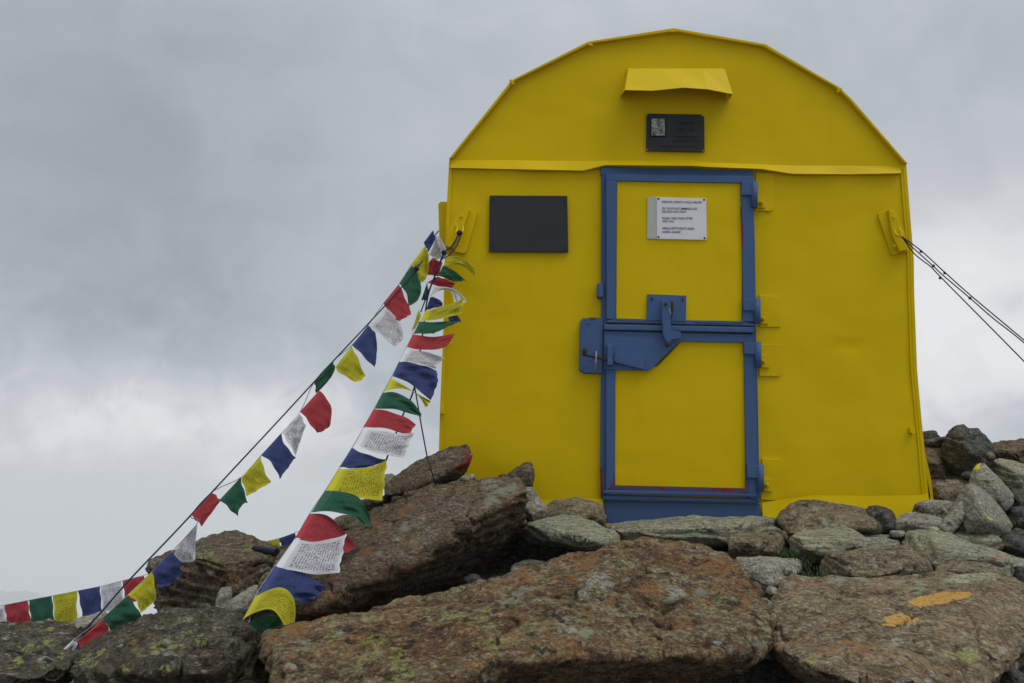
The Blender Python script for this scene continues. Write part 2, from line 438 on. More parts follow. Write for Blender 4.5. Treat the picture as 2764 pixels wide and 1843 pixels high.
# ================================================================== the hut
ROOF = [px('S', *p) for p in ((1214, 432), (1382, 222), (1587, 119), (1816, 83), (2062, 126), (2259, 241), (2292, 272), (2443, 446))]
LEFT = [(1214, 432), (1208, 543), (1203, 660), (1199.5, 788), (1198, 900), (1190, 1080), (1186, 1221), (1180, 1330), (1178, 1440)]
RIGHT = [(2443, 446), (2447, 500), (2457, 627), (2463, 700), (2464, 787), (2472, 1000), (2484.6, 1141), (2491, 1200), (2502, 1333), (2512, 1440)]


def interp(line, y, key=1):
    for a, b in zip(line, line[1:]):
        if min(a[key], b[key]) <= y <= max(a[key], b[key]):
            t = (y - a[key]) / ((b[key] - a[key]) or 1)
            return a[1 - key] + t * (b[1 - key] - a[1 - key])
    return line[0][1 - key] if y < line[0][key] else line[-1][1 - key]


base = P(1840, 1398, 0.0)
HUT = empty('bivouac_hut', (base[0], 0.0, base[2]), 'small bright yellow metal mountain hut with faceted barrel roof and blue framed door', 'hut')


def sheet(name, rows, mat, dents=(), amp=.0045, n=70):
    """metal sheet: rows of (left px, right px), each a grid row, gently buckled"""
    bm = bmesh.new(); grid = []
    V = []
    for (l, r) in rows:
        for i in range(n + 1):
            t = i / n; x = l[0] + (r[0] - l[0]) * t; y = l[1] + (r[1] - l[1]) * t
            V.append(P(x, y, 0.0))
    V = np.array(V)
    q = V * np.array([2.2, 1, 2.6])
    dy = amp * fbm(q, 3, 5) + amp * .5 * fbm(V * np.array([7, 1, 5]), 2, 9)
    X, Y_ = to_px(V)
    for (cx, cy, sx, sy, a) in dents: dy += a * np.exp(-((X - cx) / sx) ** 2 - ((Y_ - cy) / sy) ** 2)
    V[:, 1] += dy
    vs = [bm.verts.new(v) for v in V]; m = n + 1
    for r in range(len(rows) - 1):
        for i in range(n):
            f = [vs[r * m + i], vs[r * m + i + 1], vs[(r + 1) * m + i + 1], vs[(r + 1) * m + i]]
            if len({tuple(v.co) for v in f}) == 4: bm.faces.new(f)
    return from_bm(name, bm, mat, HUT, smooth=True)


# lower front wall
rows = []
for i in range(71):
    t = i / 70
    yl, yr = 445 + (1440 - 445) * t, 452 + (1440 - 452) * t
    rows.append(((interp(LEFT, yl), yl), (interp(RIGHT, yr), yr)))
wall = sheet('front_wall', rows, M['yellow'], dents=((2290, 935, 34, 7, .011), (2262, 925, 26, 6, -.004), (2380, 880, 60, 60, -.006),
                                                     (2330, 700, 90, 200, .004), (1330, 1000, 120, 200, .004), (2420, 1050, 30, 200, -.004)))
# gable
rows = []
for i in range(41):
    t = (i / 40)
    yl = 84 + (440 - 84) * t; yr = 84 + (455 - 84) * t
    lx = interp(ROOF[:4][::-1], yl); rx = interp(ROOF[3:], min(yr, 446))
    rows.append(((lx + 2, yl + 2), (rx - 2, yr + 2)))
gable = sheet('gable_panel', rows, M['yellow'], dents=((1400, 330, 120, 80, .003), (2300, 380, 80, 60, -.003)))

# roof shell and side walls
bm = bmesh.new(); TK = .014
Yf, Yb = -.028, 2.5
o_ = [P(x, y, 0) for x, y in ROOF]; cx_ = np.mean([p[0] for p in o_]); cz_ = o_[0][2] + .3
def inner(p, t):
    v = np.array([cx_ - p[0], 0, cz_ - p[2]]); return p + v / np.linalg.norm(v) * t
ring = [[(p[0], Yf, p[2]) for p in o_], [(p[0], Yb, p[2]) for p in o_],
        [(inner(p, TK)[0], Yf, inner(p, TK)[2]) for p in o_], [(inner(p, TK)[0], Yb, inner(p, TK)[2]) for p in o_]]
rv = [[bm.verts.new(p) for p in r] for r in ring]
for i in range(len(o_) - 1):
    for a, b in ((0, 1), (1, 3), (3, 2), (2, 0)):
        bm.faces.new((rv[a][i], rv[a][i + 1], rv[b][i + 1], rv[b][i]))
for i in (0, -1): bm.faces.new((rv[0][i], rv[1][i], rv[3][i], rv[2][i]))
from_bm('roof', bm, M['yellow'], HUT)
# roof joint lugs at the folds
for (x, y, a) in ((1382, 222, .8), (1592, 120, .4), (2265, 244, -.6), (1816, 84, 0)):
    bm = bmesh.new(); c = P(x, y, -.03); s = Matrix.Translation(c) @ Matrix.Rotation(a, 4, 'Y') @ Matrix.Diagonal((.03, .012, .011, 1))
    bmesh.ops.create_cube(bm, size=1, matrix=s); from_bm('roof_lug', bm, M['yellow'], HUT)

for side, line in ((-1, LEFT), (1, RIGHT)):
    bm = bmesh.new(); vs = []
    for (x, y) in line:
        p = P(x, y, 0); vs.append([bm.verts.new((p[0] + side * dx, yy, p[2])) for dx, yy in ((.002, -.010), (.002, Yb), (-.014, Yb), (-.014, -.010))])
    for r0, r1 in zip(vs, vs[1:]):
        for i in range(4): bm.faces.new((r0[i], r0[(i + 1) % 4], r1[(i + 1) % 4], r1[i]))
    bm.faces.new(vs[0]); bm.faces.new(vs[-1])
    from_bm('side_wall', bm, M['yellow'], HUT)
    # folded corner strip on the front edge
    bm = bmesh.new()
    sgn = 1 if side < 0 else -1
    pts = [(x, y) for x, y in line] + [(x + sgn * (9 if side < 0 else 13), y) for x, y in reversed(line)]
    prism(bm, poly('S', pts, -.0075), .009, .003)
    from_bm('corner_strip', bm, M['yellow'], HUT)
# back wall
bm = bmesh.new(); pr = [P(x, y, 0) for x, y in LEFT[::-1]] + o_[1:-1] + [P(x, y, 0) for x, y in RIGHT]
prism(bm, [(p[0], Yb - .02, p[2]) for p in pr], .015); from_bm('back_wall', bm, M['yellow'], HUT)

# flared lip between gable and wall: a real outward-bent flange that dips over the door frame
top = [('H1', 195, 1062), ('H1', 700, 1066), ('H1', 1200, 1072), ('H1', 1330, 1066), ('H1', 2000, 1068), ('H2', 0, 1082), ('H2', 380, 1095), ('H2', 640, 1105), ('H2', 1050, 1106), ('H2', 1432, 1112)]
bot = [('H1', 180, 1113), ('H1', 700, 1124), ('H1', 1170, 1134), ('H1', 1340, 1093), ('H1', 2000, 1098), ('H2', 0, 1107), ('H2', 390, 1121), ('H2', 620, 1157), ('H2', 1050, 1161), ('H2', 1432, 1153)]
bm = bmesh.new(); rws = [[], [], [], []]
NS = 8
for j in range(len(top) - 1):
    for s in range(NS + (j == len(top) - 2)):
        t = s / NS
        a = np.array(px(*top[j])) * (1 - t) + np.array(px(*top[j + 1])) * t
        b = np.array(px(*bot[j])) * (1 - t) + np.array(px(*bot[j + 1])) * t
        xx = (a[0] - 1214) / 1230; mid = math.exp(-((xx - .51) / .17) ** 6)
        wob = .004 * math.sin(xx * 23) + .003 * math.sin(xx * 51 + 1)
        rws[0].append(bm.verts.new(P(a[0], a[1] - 3, -.002))); rws[1].append(bm.verts.new(P(a[0], a[1], -.006)))
        yo = -.027 - .034 * mid + wob
        rws[2].append(bm.verts.new(P(b[0], b[1], yo)))
        p = P(b[0], b[1], yo); rws[3].append(bm.verts.new((p[0], yo + .022 + .02 * mid, p[2] - .001)))
for r0, r1 in zip(rws, rws[1:]):
    for i in range(len(r0) - 1): bm.faces.new((r0[i], r0[i + 1], r1[i + 1], r1[i]))
lip = from_bm('flashing', bm, M['yellow'], HUT)

# vent hood
vt = [PF('H1', 1502, 374, -.004), PF('H1', 2212, 374, -.004)]
vb = [PF('H1', 1487, 536, -.13), PF('H1', 1690, 541, -.132), PF('H1', 1925, 518, -.135), PF('H1', 2100, 530, -.133), PF('H1', 2287, 566, -.13)]
wl, wr = PF('H1', 1452, 583, -.004), PF('H1', 2262, 603, -.004)
bm = bmesh.new()
T = [bm.verts.new(vt[0] + (vt[1] - vt[0]) * t) for t in (0, .25, .55, .78, 1)]
B = [bm.verts.new(p) for p in vb]
T2 = [bm.verts.new(v.co + Vector((0, -.045, -.028))) for v in T]
for i in range(4):
    bm.faces.new((T[i], T[i + 1], T2[i + 1], T2[i])); bm.faces.new((T2[i], T2[i + 1], B[i + 1], B[i]))
L, R_ = bm.verts.new(wl), bm.verts.new(wr)
bm.faces.new((T[0], T2[0], B[0], L)); bm.faces.new((T[4], R_, B[4], T2[4]))
hood = from_bm('vent_hood', bm, M['yellow'], HUT)
so = hood.modifiers.new('sheet', 'SOLIDIFY'); so.thickness = .003; so.offset = 1

# skirt: bottom of the front sheet flares forward
for quad in ([(2056, 1356), (2200, 1336), (2350, 1338), (2478, 1336), (2505, 1332)], [(1180, 1345), (1400, 1350), (1560, 1346), (1628, 1345)]):
    bm = bmesh.new(); r = [[], [], [], []]
    for (x, y) in quad:
        a = P(x, y, -.014); r[0].append(bm.verts.new(a))
        r[1].append(bm.verts.new((a[0], -.022, a[2] - .035))); r[2].append(bm.verts.new((a[0], -.036, a[2] - .08))); r[3].append(bm.verts.new((a[0] * 1.0 + .002, -.075, a[2] - .2)))
    for r0, r1 in zip(r, r[1:]):
        for i in range(len(r0) - 1): bm.faces.new((r0[i], r0[i + 1], r1[i + 1], r1[i]))
    from_bm('skirt', bm, M['yellow'], HUT, True)
# loose side flap at the lower corner and a dark solid painting the shade of the gap
bm = bmesh.new()
prism(bm, poly('K1', [(1508, 462), (1522, 500), (1578, 745), (1602, 940), (1590, 1040), (1570, 960), (1568, 880), (1535, 700)], .03), .5, .002)
from_bm('side_flap', bm, M['yellow_rust'], HUT)
bm = bmesh.new()
prism(bm, poly('K1', [(1506, 520), (1545, 860), (1500, 885), (1510, 895), (1560, 905), (1572, 890), (1540, 700)], .012), .3)
from_bm('gap', bm, M['gap_shade'], HUT)
for fr, pts in (('K1', [(1402, 320), (1448, 318), (1450, 372), (1424, 374), (1408, 364)]), ('G2', [(1245, 1380), (1300, 1410), (1312, 1490), (1290, 1510), (1240, 1495)])):
    bm = bmesh.new(); prism(bm, poly(fr, pts, -.028), .02, .003); from_bm('clip', bm, M['yellow'], HUT)

# ---- door frame (fixed)
def blue(name, fr, pts, Y, th=.03, bev=.003, mat='blue', parent=HUT):
    bm = bmesh.new(); prism(bm, poly(fr, pts, Y), th, bev); return from_bm(name, bm, M[mat], parent)


bm = bmesh.new()
LX = [(1624, 455), (1623, 700), (1624, 900), (1622, 1100), (1621, 1240), (1623, 1345)]       # outer left edge
prism(bm, poly('S', LX + [(1638, 1345), (1637, 900), (1637, 455)], -.022), .03, .003)
RX = [(2032, 455), (2034, 560), (2037, 700), (2041, 900), (2045, 1050), (2049, 1250), (2052, 1352)]
prism(bm, poly('S', RX + [(2030, 1352), (2022, 900), (2018, 455)], -.020), .03, .003)
prism(bm, poly('S', [(1622, 450), (2034, 455), (2034, 476), (1622, 470)], -.0245), .03, .003)
frame = from_bm('door_frame', bm, M['blue'], HUT)
blue('threshold', 'H6', [(275, 985), (1928, 1020), (1945, 1260), (320, 1260)], -.016, .03)
blue('drip_rail', 'H6', [(262, 925), (1925, 965), (1925, 1010), (270, 980)], -.036, .04, .008)

# ---- upper leaf and lower leaf
UL = empty('door_leaf', P(1830, 680, -.03), None, None); LL = empty('door_leaf', P(1840, 1130, -.03), None, None)
for e in (UL, LL):
    del_keys = [k_ for k_ in e.keys() if k_ in ('label', 'category')]
    for k_ in del_keys: del e[k_]
    e.parent = HUT; e.matrix_parent_inverse = HUT.matrix_world.inverted()
bm = bmesh.new()
prism(bm, poly('H4', [(570, 262), (1872, 284), (1880, 300), (1893, 800), (1893, 1280), (1890, 1752), (560, 1730)], -.034), .02, .0015)
from_bm('panel', bm, M['yellow'], UL)
bm = bmesh.new()
prism(bm, poly('H4', [(455, 190), (2010, 214), (2014, 292), (1880, 286), (570, 263), (455, 258)], -.046), .03, .003)          # top rail
prism(bm, poly('H4', [(455, 258), (568, 263), (560, 1000), (556, 1730), (460, 1730), (462, 1000)], -.046), .03, .004)         # left stile
prism(bm, poly('H4', [(1880, 288), (2012, 292), (2028, 900), (2046, 1760), (1905, 1755), (1900, 1100), (1888, 700)], -.046), .03, .005)
prism(bm, poly('H5', [(460, 412), (520, 398), (560, 395), (1890, 420), (2000, 440), (2030, 452), (2030, 468), (460, 430)], -.044), .03, .002)
prism(bm, poly('H5', [(434, 450), (2020, 478), (2020, 540), (434, 508)], -.058), .03, .006)
from_bm('stile_frame', bm, M['blue'], UL)
blue('primer_edge', 'H4', [(1880, 540), (1894, 540), (1892, 700), (1902, 740), (1904, 1000), (1896, 950), (1890, 760)], -.0475, .01, 0, 'primer', UL)
blue('primer_edge', 'H5', [(560, 388), (890, 398), (888, 424), (700, 418), (560, 404)], -.0455, .01, 0, 'blue_chip', UL)
blue('primer_edge', 'H5', [(1400, 412), (1895, 422), (1905, 300), (1915, 300), (1912, 432), (1760, 444), (1400, 428)], -.0475, .01, 0, 'blue_chip', UL)
blue('latch_plate', 'H5', [(895, 132), (1305, 146), (1300, 420), (885, 408)], -.048, .016, .002, 'blue', UL)
blue('latch_bar', 'H5', [(1040, 205), (1090, 190), (1140, 212), (1132, 522), (1250, 530), (1245, 604), (1150, 600), (1128, 650), (1085, 630), (1058, 560), (1050, 400)], -.082, .016, .004, 'blue', UL)
for x, y, Y, r in ((938, 182, -.053, .006), (1265, 186, -.053, .006), (1085, 236, -.090, .008)):
    bm = bmesh.new(); disc(bm, PF('H5', x, y, Y), r, .008); from_bm('bolt', bm, M['rusty'], UL)
bm = bmesh.new(); ball(bm, Vector(PF('H5', 1105, 668, -.085)), .011, 2); from_bm('knob', bm, M['rusty'], UL, True)
blue('latch_slot', 'H5', [(1142, 205), (1160, 205), (1168, 290), (1150, 400), (1140, 400)], -.0485, .002, 0, 'rusty', UL)
bm = bmesh.new(); tube(bm, [PF('H5', 1122, 285, -.09), PF('H5', 1132, 315, -.092), PF('H5', 1140, 348, -.09)], .0025); from_bm('pin', bm, M['steel'], UL)

bm = bmesh.new()
prism(bm, poly('H5', [(1250, 628), (1905, 643), (1914, 800), (1924, 1100)] + [((x / 3.92 + 1560 - 1520) * 3.92, (y / 3.92 + 1100 - 760) * 3.92) for x, y in ((1772, 300), (1775, 856), (390, 823), (396, 0))] + [(550, 1000), (560, 900), (1000, 900)], -.030), .018, .0015)
from_bm('panel', bm, M['yellow'], LL)
bm = bmesh.new()
prism(bm, poly('H5', [(436, 522), (2012, 556), (2015, 645), (1250, 628), (560, 615), (436, 610)], -.044), .03, .003)
prism(bm, poly('S', [(1636, 910), (1664, 912), (1660, 1100), (1661, 1306), (1636, 1325)], -.042), .03, .004)
prism(bm, poly('S', [(2008, 922), (2036, 924), (2040, 1050), (2047, 1352), (2014, 1340), (2012, 1180)], -.042), .03, .005)
prism(bm, poly('H6', [(270, 880), (340, 868), (1770, 905), (1900, 925), (1915, 950), (265, 912)], -.048), .03, .006)
from_bm('stile_frame', bm, M['blue'], LL)
blue('primer_edge', 'H6', [(388, 700), (394, 824), (1776, 858), (1774, 500), (1784, 700), (1806, 745), (1812, 895), (1400, 915), (1140, 900), (740, 880), (640, 872), (345, 862)], -.0445, .01, 0, 'blue_red', LL)
blue('primer_edge', 'H6', [(236, 640), (262, 640), (258, 760), (268, 950), (242, 950), (240, 800)], -.0235, .01, 0, 'primer', LL)
blue('latch_plate', 'H5', [(438, 585), (1252, 606), (1248, 622), (918, 936), (860, 938), (565, 930), (438, 925)], -.052, .014, .002, 'blue', LL)
blue('slide_bolt', 'H5', [(545, 758), (620, 756), (872, 815), (852, 930), (530, 850)], -.066, .012, .003, 'blue', LL)
bm = bmesh.new()
tube(bm, [PF('H5', 205, 768, -.075), PF('H5', 470, 828, -.072), PF('H5', 560, 850, -.070)], .006); ball(bm, Vector(PF('H5', 228, 735, -.08)), .014, 2, .8, 1, 1.25)
from_bm('handle', bm, M['rusty'], LL)
bm = bmesh.new()
tube(bm, [PF('H5', 352, 738, -.07), PF('H5', 348, 800, -.092), PF('H5', 345, 860, -.09), PF('H5', 340, 935, -.045)], .0035)
from_bm('wire_loop', bm, M['steel'], LL)
blue('staple', 'H5', [(470, 662), (520, 662), (528, 880), (470, 885)], -.088, .036, .004, 'blue', LL)
# strike plate fixed on the wall side, door stop
SP = blue('strike_plate', 'H5', [(182, 420), (210, 384), (418, 380), (418, 968), (225, 966), (172, 930)], -.034, .03, .004)
for x, y, r in ((266, 436, .0075), (232, 902, .0075), (228, 524, .004)):
    bm = bmesh.new(); disc(bm, PF('H5', x, y, -.038), r, .006); from_bm('bolt', bm, M['blue'], SP)
blue('primer_edge', 'H5', [(275, 380), (352, 380), (350, 398), (290, 402)], -.0355, .01, 0, 'primer', SP)
blue('door_stop', 'H5', [(366, 22), (380, 8), (425, 8), (425, 160), (385, 165), (364, 150)], -.048, .05, .005)

# ---- hinges
def hinge(blk, knu, pad, sq, bolt, fr, seam):
    e = empty('hinge', PF(fr, *bolt, -.03), None, None)
    for k_ in ('label', 'category'):
        if k_ in e.keys(): del e[k_]
    e.parent = HUT; e.matrix_parent_inverse = HUT.matrix_world.inverted()
    blue('strap', fr, blk, -.058, .03, .004, 'blue', e)
    bm = bmesh.new(); a, b = PF(fr, *knu[0], -.052), PF(fr, *knu[1], -.052); tube(bm, [a, b], .016, 14); from_bm('knuckle', bm, M['blue'], e, True)
    blue('pad', fr, pad, -.0085, .01, .003, 'yellow', e)
    blue('lug', fr, sq, -.018, .014, .003, 'yellow', e)
    bm = bmesh.new(); c = Vector(PF(fr, *bolt, -.034)); disc(bm, c, .011, .016, 6); ball(bm, c - Vector((0, .003, 0)), .006, 2); from_bm('bolt', bm, M['yellow'], e)


hinge([(245, 1210), (330, 1215), (330, 1318), (240, 1316)], [(340, 1222), (338, 1408)], [(350, 1150), (486, 1155), (490, 1410), (465, 1438), (345, 1432)], [(356, 1320), (418, 1322), (418, 1412), (350, 1412)], (393, 1372), 'H2', 0)
hinge([(1900, 176), (2030, 182), (2030, 308), (1912, 305)], [(2052, 180), (2056, 442)], [(2075, 140), (2265, 150), (2285, 176), (2300, 480), (2075, 480)], [(2075, 318), (2180, 325), (2172, 450), (2070, 446)], (2116, 390), 'H5', 0)
hinge([(1915, 638), (2036, 642), (2040, 770), (1918, 766)], [(2058, 640), (2064, 905)], [(2085, 660), (2300, 660), (2314, 975), (2285, 1004), (2075, 1000)], [(2085, 772), (2190, 775), (2182, 912), (2080, 906)], (2122, 845), 'H5', 0)
hinge([(1790, 605), (1912, 610), (1912, 748), (1790, 742)], [(1932, 602), (1932, 892)], [(1948, 540), (2150, 545), (2170, 575), (2172, 990), (1935, 975)], [(1955, 748), (2062, 752), (2055, 892), (1945, 886)], (2005, 820), 'H6', 0)

# ---- guy rope anchor brackets
def bracket(base_pts, fl_pts, fr, bolts, Y=-.014):
    e = empty('anchor_bracket', PF(fr, *base_pts[0], Y), None, None)
    for k_ in ('label', 'category'):
        if k_ in e.keys(): del e[k_]
    e.parent = HUT; e.matrix_parent_inverse = HUT.matrix_world.inverted()
    blue('base_plate', fr, base_pts, Y, .012, .003, 'yellow', e)
    blue('flange', fr, fl_pts, Y - .022, .02, .004, 'yellow', e)
    for x, y in bolts:
        bm = bmesh.new(); disc(bm, PF(fr, x, y, Y - .030), .007, .01); from_bm('bolt', bm, M['yellow_rust'], e)
    return e


e1 = bracket([(640, 225), (740, 300), (625, 700), (600, 722), (505, 705), (440, 600), (420, 560), (470, 420)],
             [(632, 228), (655, 262), (585, 470), (535, 560), (460, 660), (395, 640), (430, 470), (520, 320)], 'H3', ((566, 325), (515, 425), (552, 628)))
bm = bmesh.new()
tube(bm, [PF('H3', 530, 440, -.05), PF('H3', 515, 500, -.075), PF('H3', 545, 530, -.085), PF('H3', 585, 490, -.075), PF('H3', 592, 440, -.045)], .005)
from_bm('hook', bm, M['yellow'], e1)
e2 = bracket([(648, 240), (730, 200), (800, 215), (905, 560), (765, 590), (655, 275)],
             [(735, 205), (790, 225), (870, 380), (900, 545), (830, 560), (770, 430)], 'H7', ((783, 270), (785, 510)))
bm = bmesh.new()
tube(bm, [PF('H7', 780, 370, -.05), PF('H7', 800, 420, -.08), PF('H7', 840, 440, -.09), PF('H7', 850, 400, -.08), PF('H7', 825, 360, -.05)], .005)
from_bm('hook', bm, M['yellow'], e2)
# bracket standing off the side wall, seen past the front corner
e3 = bracket([(325, 195), (345, 172), (430, 172), (425, 560), (400, 650), (335, 560)], [(380, 440), (430, 440), (440, 520), (415, 640), (385, 600)], 'H3', ((410, 430),), .06)
# ------------------------------------------------------------------ signs and plaques (screwed on, each a thing)
def plaque(name, label, fr, pts, Y, mat, th=.006, cat='plaque'):
    c = np.mean(poly(fr, pts, Y), axis=0)
    e = empty(name, c, label, cat)
    bm = bmesh.new(); prism(bm, poly(fr, pts, Y), th, .0012); from_bm('plate', bm, M[mat], e)
    return e


def screws(e, fr, pts, Y, mat, r=.006):
    for x, y in pts:
        bm = bmesh.new(); disc(bm, PF(fr, x, y, Y - .002), r, .003); from_bm('screw', bm, M[mat], e)


pl = plaque('plaque', 'large blank black rectangular plaque screwed to the yellow wall beside the door', 'H3', [(868, 106), (1690, 110), (1702, 708), (862, 703)], -.016, 'black_plate', .008)
screws(pl, 'H3', ((912, 150), (1655, 155), (905, 660), (1660, 670)), -.016, 'screw_dark')
mp_ = plaque('plaque', 'small dark memorial plaque with a little portrait photo under the vent hood', 'H8', [(300, 185), (2060, 215), (2125, 300), (2140, 1400), (2050, 1408), (285, 1370)], -.014, 'black_plate', .008)
screws(mp_, 'H8', ((315, 225), (2062, 245), (315, 1335), (2092, 1370)), -.014, 'steel', .004)
blue('photo_frame', 'H8', [(420, 320), (905, 322), (925, 915), (415, 918)], -.020, .006, .001, 'black_ink', mp_)
blue('photo', 'H8', [(452, 348), (868, 352), (880, 880), (455, 885)], -.0225, .003, 0, 'photo', mp_)
bm = bmesh.new(); rr = random.Random(3)
for (x0, x1, y, h) in ((1320, 1820, 500, 110), (1260, 1500, 700, 100), (1600, 1830, 700, 90), (1200, 1900, 930, 55), (1130, 1970, 1065, 60), (750, 1880, 1235, 45)):
    x = x0
    while x < x1:                      # worn, unreadable strokes
        w = rr.uniform(14, 42)
        prism(bm, poly('H8', [(x, y - h * .5), (x + w * .7, y - h * .5 + rr.uniform(-8, 8)), (x + w * .7, y + h * .5), (x, y + h * .5 - rr.uniform(0, 20))], -.0155), .002)
        x += w + rr.uniform(4, 26)
from_bm('lettering', bm, M['letter_dark'], mp_)

YS = -.042
sg = plaque('notice_sign', 'white four language litter notice with grey edge strip screwed to the upper door leaf', 'H4', [(988, 437), (1515, 452), (1520, 890), (990, 880)], YS, 'white_plate', .009, 'sign')
blue('edge_strip', 'H4', [(892, 436), (986, 437), (988, 880), (888, 878)], YS + .0025, .006, .001, 'grey_tape', sg)
screws(sg, 'H4', ((1009, 455), (1492, 465), (1010, 860), (1498, 871)), YS, 'screw_dark', .0052)


def text(body, a, b, cap, fr, Y, mat, parent, name='lettering'):
    cu = bpy.data.curves.new('t', 'FONT'); cu.body = body; cu.resolution_u = 3; cu.offset = .012
    o = bpy.data.objects.new('t', cu); COL.objects.link(o)
    dg = bpy.context.evaluated_depsgraph_get(); me = bpy.data.meshes.new_from_object(o.evaluated_get(dg))
    bpy.data.objects.remove(o); bpy.data.curves.remove(cu)
    n = len(me.vertices); co = np.empty(n * 3); me.vertices.foreach_get('co', co); co = co.reshape(-1, 3)
    A, B_ = PF(fr, *a, Y), PF(fr, *b, Y); C_ = PF(fr, a[0], a[1] - cap, Y)
    u = (co[:, 0] - co[:, 0].min()) / (co[:, 0].max() - co[:, 0].min()); v = co[:, 1] / .68
    out = A + np.outer(u, B_ - A) + np.outer(v, C_ - A)
    me.vertices.foreach_set('co', out.ravel()); me.update()
    return link(name, me, M[mat], parent)


YT = YS - .0016
for s, a, b in (("PORTATE I RIFIUTI A VALLE, GRAZIE!", (525, 305), (1725, 322)), ("S'IL VOUS PLAIT, EMMENEZ VOS", (528, 502), (1590, 518)),
                ("DÉCHETS AVEC VOUS!", (530, 600), (1250, 608)), ("PLEASE, TAKE YOUR LITTER", (528, 800), (1450, 806)), ("WITH YOU!", (530, 892), (890, 900)),
                ("ABFÄLLE BITTE NICHT LIEGEN", (530, 1102), (1502, 1116)), ("LASSEN, DANKE!", (530, 1208), (1088, 1218))):
    text(s, a, b, 62, 'H9', YT, 'black_ink', sg)

# ================================================================== terrain
def ss(x, a, b):
    t = np.clip((x - a) / (b - a), 0, 1); return t * t * (3 - 2 * t)


def ground_h(x, y):
    h = 1.2 - .30 + .16 * np.clip(y, -6, .6)
    h = h - .22 * ss(y, -1.0, -2.6)
    h = h - .55 * ss(-x, .55, 1.7) * ss(y, -2.4, -.4)                 # drops away to the left of the hut
    h = h - 1.4 * ss(-x, 1.4, 5.0)
    h = h - .9 * ss(y, .3, 3.0) * ss(-x, .5, 1.6)
    h = h + .42 * ss(x, 1.25, 2.3) * ss(y, -.6, .9)                   # rises behind the hut on the right
    r = np.hypot(x - .3, y + .5)
    h = h - .55 * np.maximum(r - 4.2, 0) ** 1.15 * (1 - .55 * ss(y, -2, -6))
    return h


t_ = np.linspace(-1, 1, 321); g1 = np.sinh(t_ * 7.6) / np.sinh(7.6) * 2050
X_, Y_ = np.meshgrid(g1, g1 - .5, indexing='ij'); xs, ys = X_.ravel(), Y_.ravel()
hz = np.maximum(ground_h(xs, ys), -400 + 12 * fbm(np.c_[xs / 90, ys / 90, xs * 0], 4, 3))
pp = np.c_[xs, ys, xs * 0]
near = np.exp(-(np.hypot(xs, ys) / 9) ** 2)
hz = hz + near * (.05 * fbm(pp * 2.1, 4, 41) + .05 * fbm(pp * 5, 4, 44, ridge=True) - .03) + (1 - near) * 1.5 * fbm(pp * .15, 5, 21) * np.minimum(np.hypot(xs, ys) / 30, 1)
n_ = len(g1); me = bpy.data.meshes.new('ground')
idx = np.arange(n_ * n_).reshape(n_, n_)
fc = np.stack([idx[:-1, :-1], idx[1:, :-1], idx[1:, 1:], idx[:-1, 1:]], -1).reshape(-1, 4)
me.from_pydata(np.c_[xs, ys, hz].tolist(), [], fc.tolist()); me.polygons.foreach_set('use_smooth', [True] * len(me.polygons))
tag(link('ground', me, M['ground']), kind='structure')

# faint ridge in the cloud, far down to the left
bm = bmesh.new(); L_ = []
RG = [(-700, 1490), (-300, 1560), (-120, 1560), (0, 1594), (30, 1597), (62, 1593), (85, 1597), (110, 1605), (150, 1620), (230, 1668), (400, 1730)]
for j, s in enumerate((0, .25, .5, 1.0)):
    row = []
    for i in range(81):
        u = i / 80 * (len(RG) - 1); a = int(min(u, len(RG) - 2)); f = u - a
        x = RG[a][0] * (1 - f) + RG[a + 1][0] * f; y = RG[a][1] * (1 - f) + RG[a + 1][1] * f
        p = P(x, y + 1.5 * math.sin(i * .7) + .8 * math.sin(i * 1.9), 1600)
        row.append(bm.verts.new((p[0] * (1 + .02 * j), p[1] - (250 if j % 2 else 240) * s, p[2] + (-385 - p[2]) * s + (16 * math.sin(i * .9 + j) if 0 < j < 3 else 0))))
    L_.append(row)
for r0, r1 in zip(L_, L_[1:]):
    for i in range(80): bm.faces.new((r0[i], r0[i + 1], r1[i + 1], r1[i]))
# far side
row = [bm.verts.new((v.co.x, v.co.y + 260, -385)) for v in L_[0]]
for i in range(80): bm.faces.new((row[i], row[i + 1], L_[0][i + 1], L_[0][i]))
tag(from_bm('mountain_ridge', bm, M['ground'], smooth=True), kind='structure')

# air between here and that ridge
bm = bmesh.new()
bmesh.ops.create_cube(bm, size=1, matrix=Matrix.Translation((0, 0, -208)) @ Matrix.Diagonal((4240, 4240, 424, 1)))
hm = bpy.data.materials.new('thin_mist'); hm.use_nodes = True; hk = NT(hm.node_tree); hk.n.clear()
ho = hk.new('ShaderNodeOutputMaterial'); hv = hk.new('ShaderNodeVolumePrincipled')
hv.inputs['Color'].default_value = (1, 1, 1, 1); hv.inputs['Density'].default_value = .0009; hv.inputs['Anisotropy'].default_value = .25
hk.l.new(hv.outputs[0], ho.inputs['Volume'])
tag(from_bm('haze', bm, hm), kind='stuff')
SC.cycles.volume_bounces = 10

# ================================================================== rocks
ROCKS = []


def pip(X, Y, poly_):
    ins = np.zeros(len(X), bool); n = len(poly_); j = n - 1
    for i in range(n):
        xi, yi = poly_[i]; xj, yj = poly_[j]
        c = ((yi > Y) != (yj > Y)) & (X < (xj - xi) * (Y - yi) / ((yj - yi) or 1e-9) + xi)
        ins ^= c; j = i
    return ins


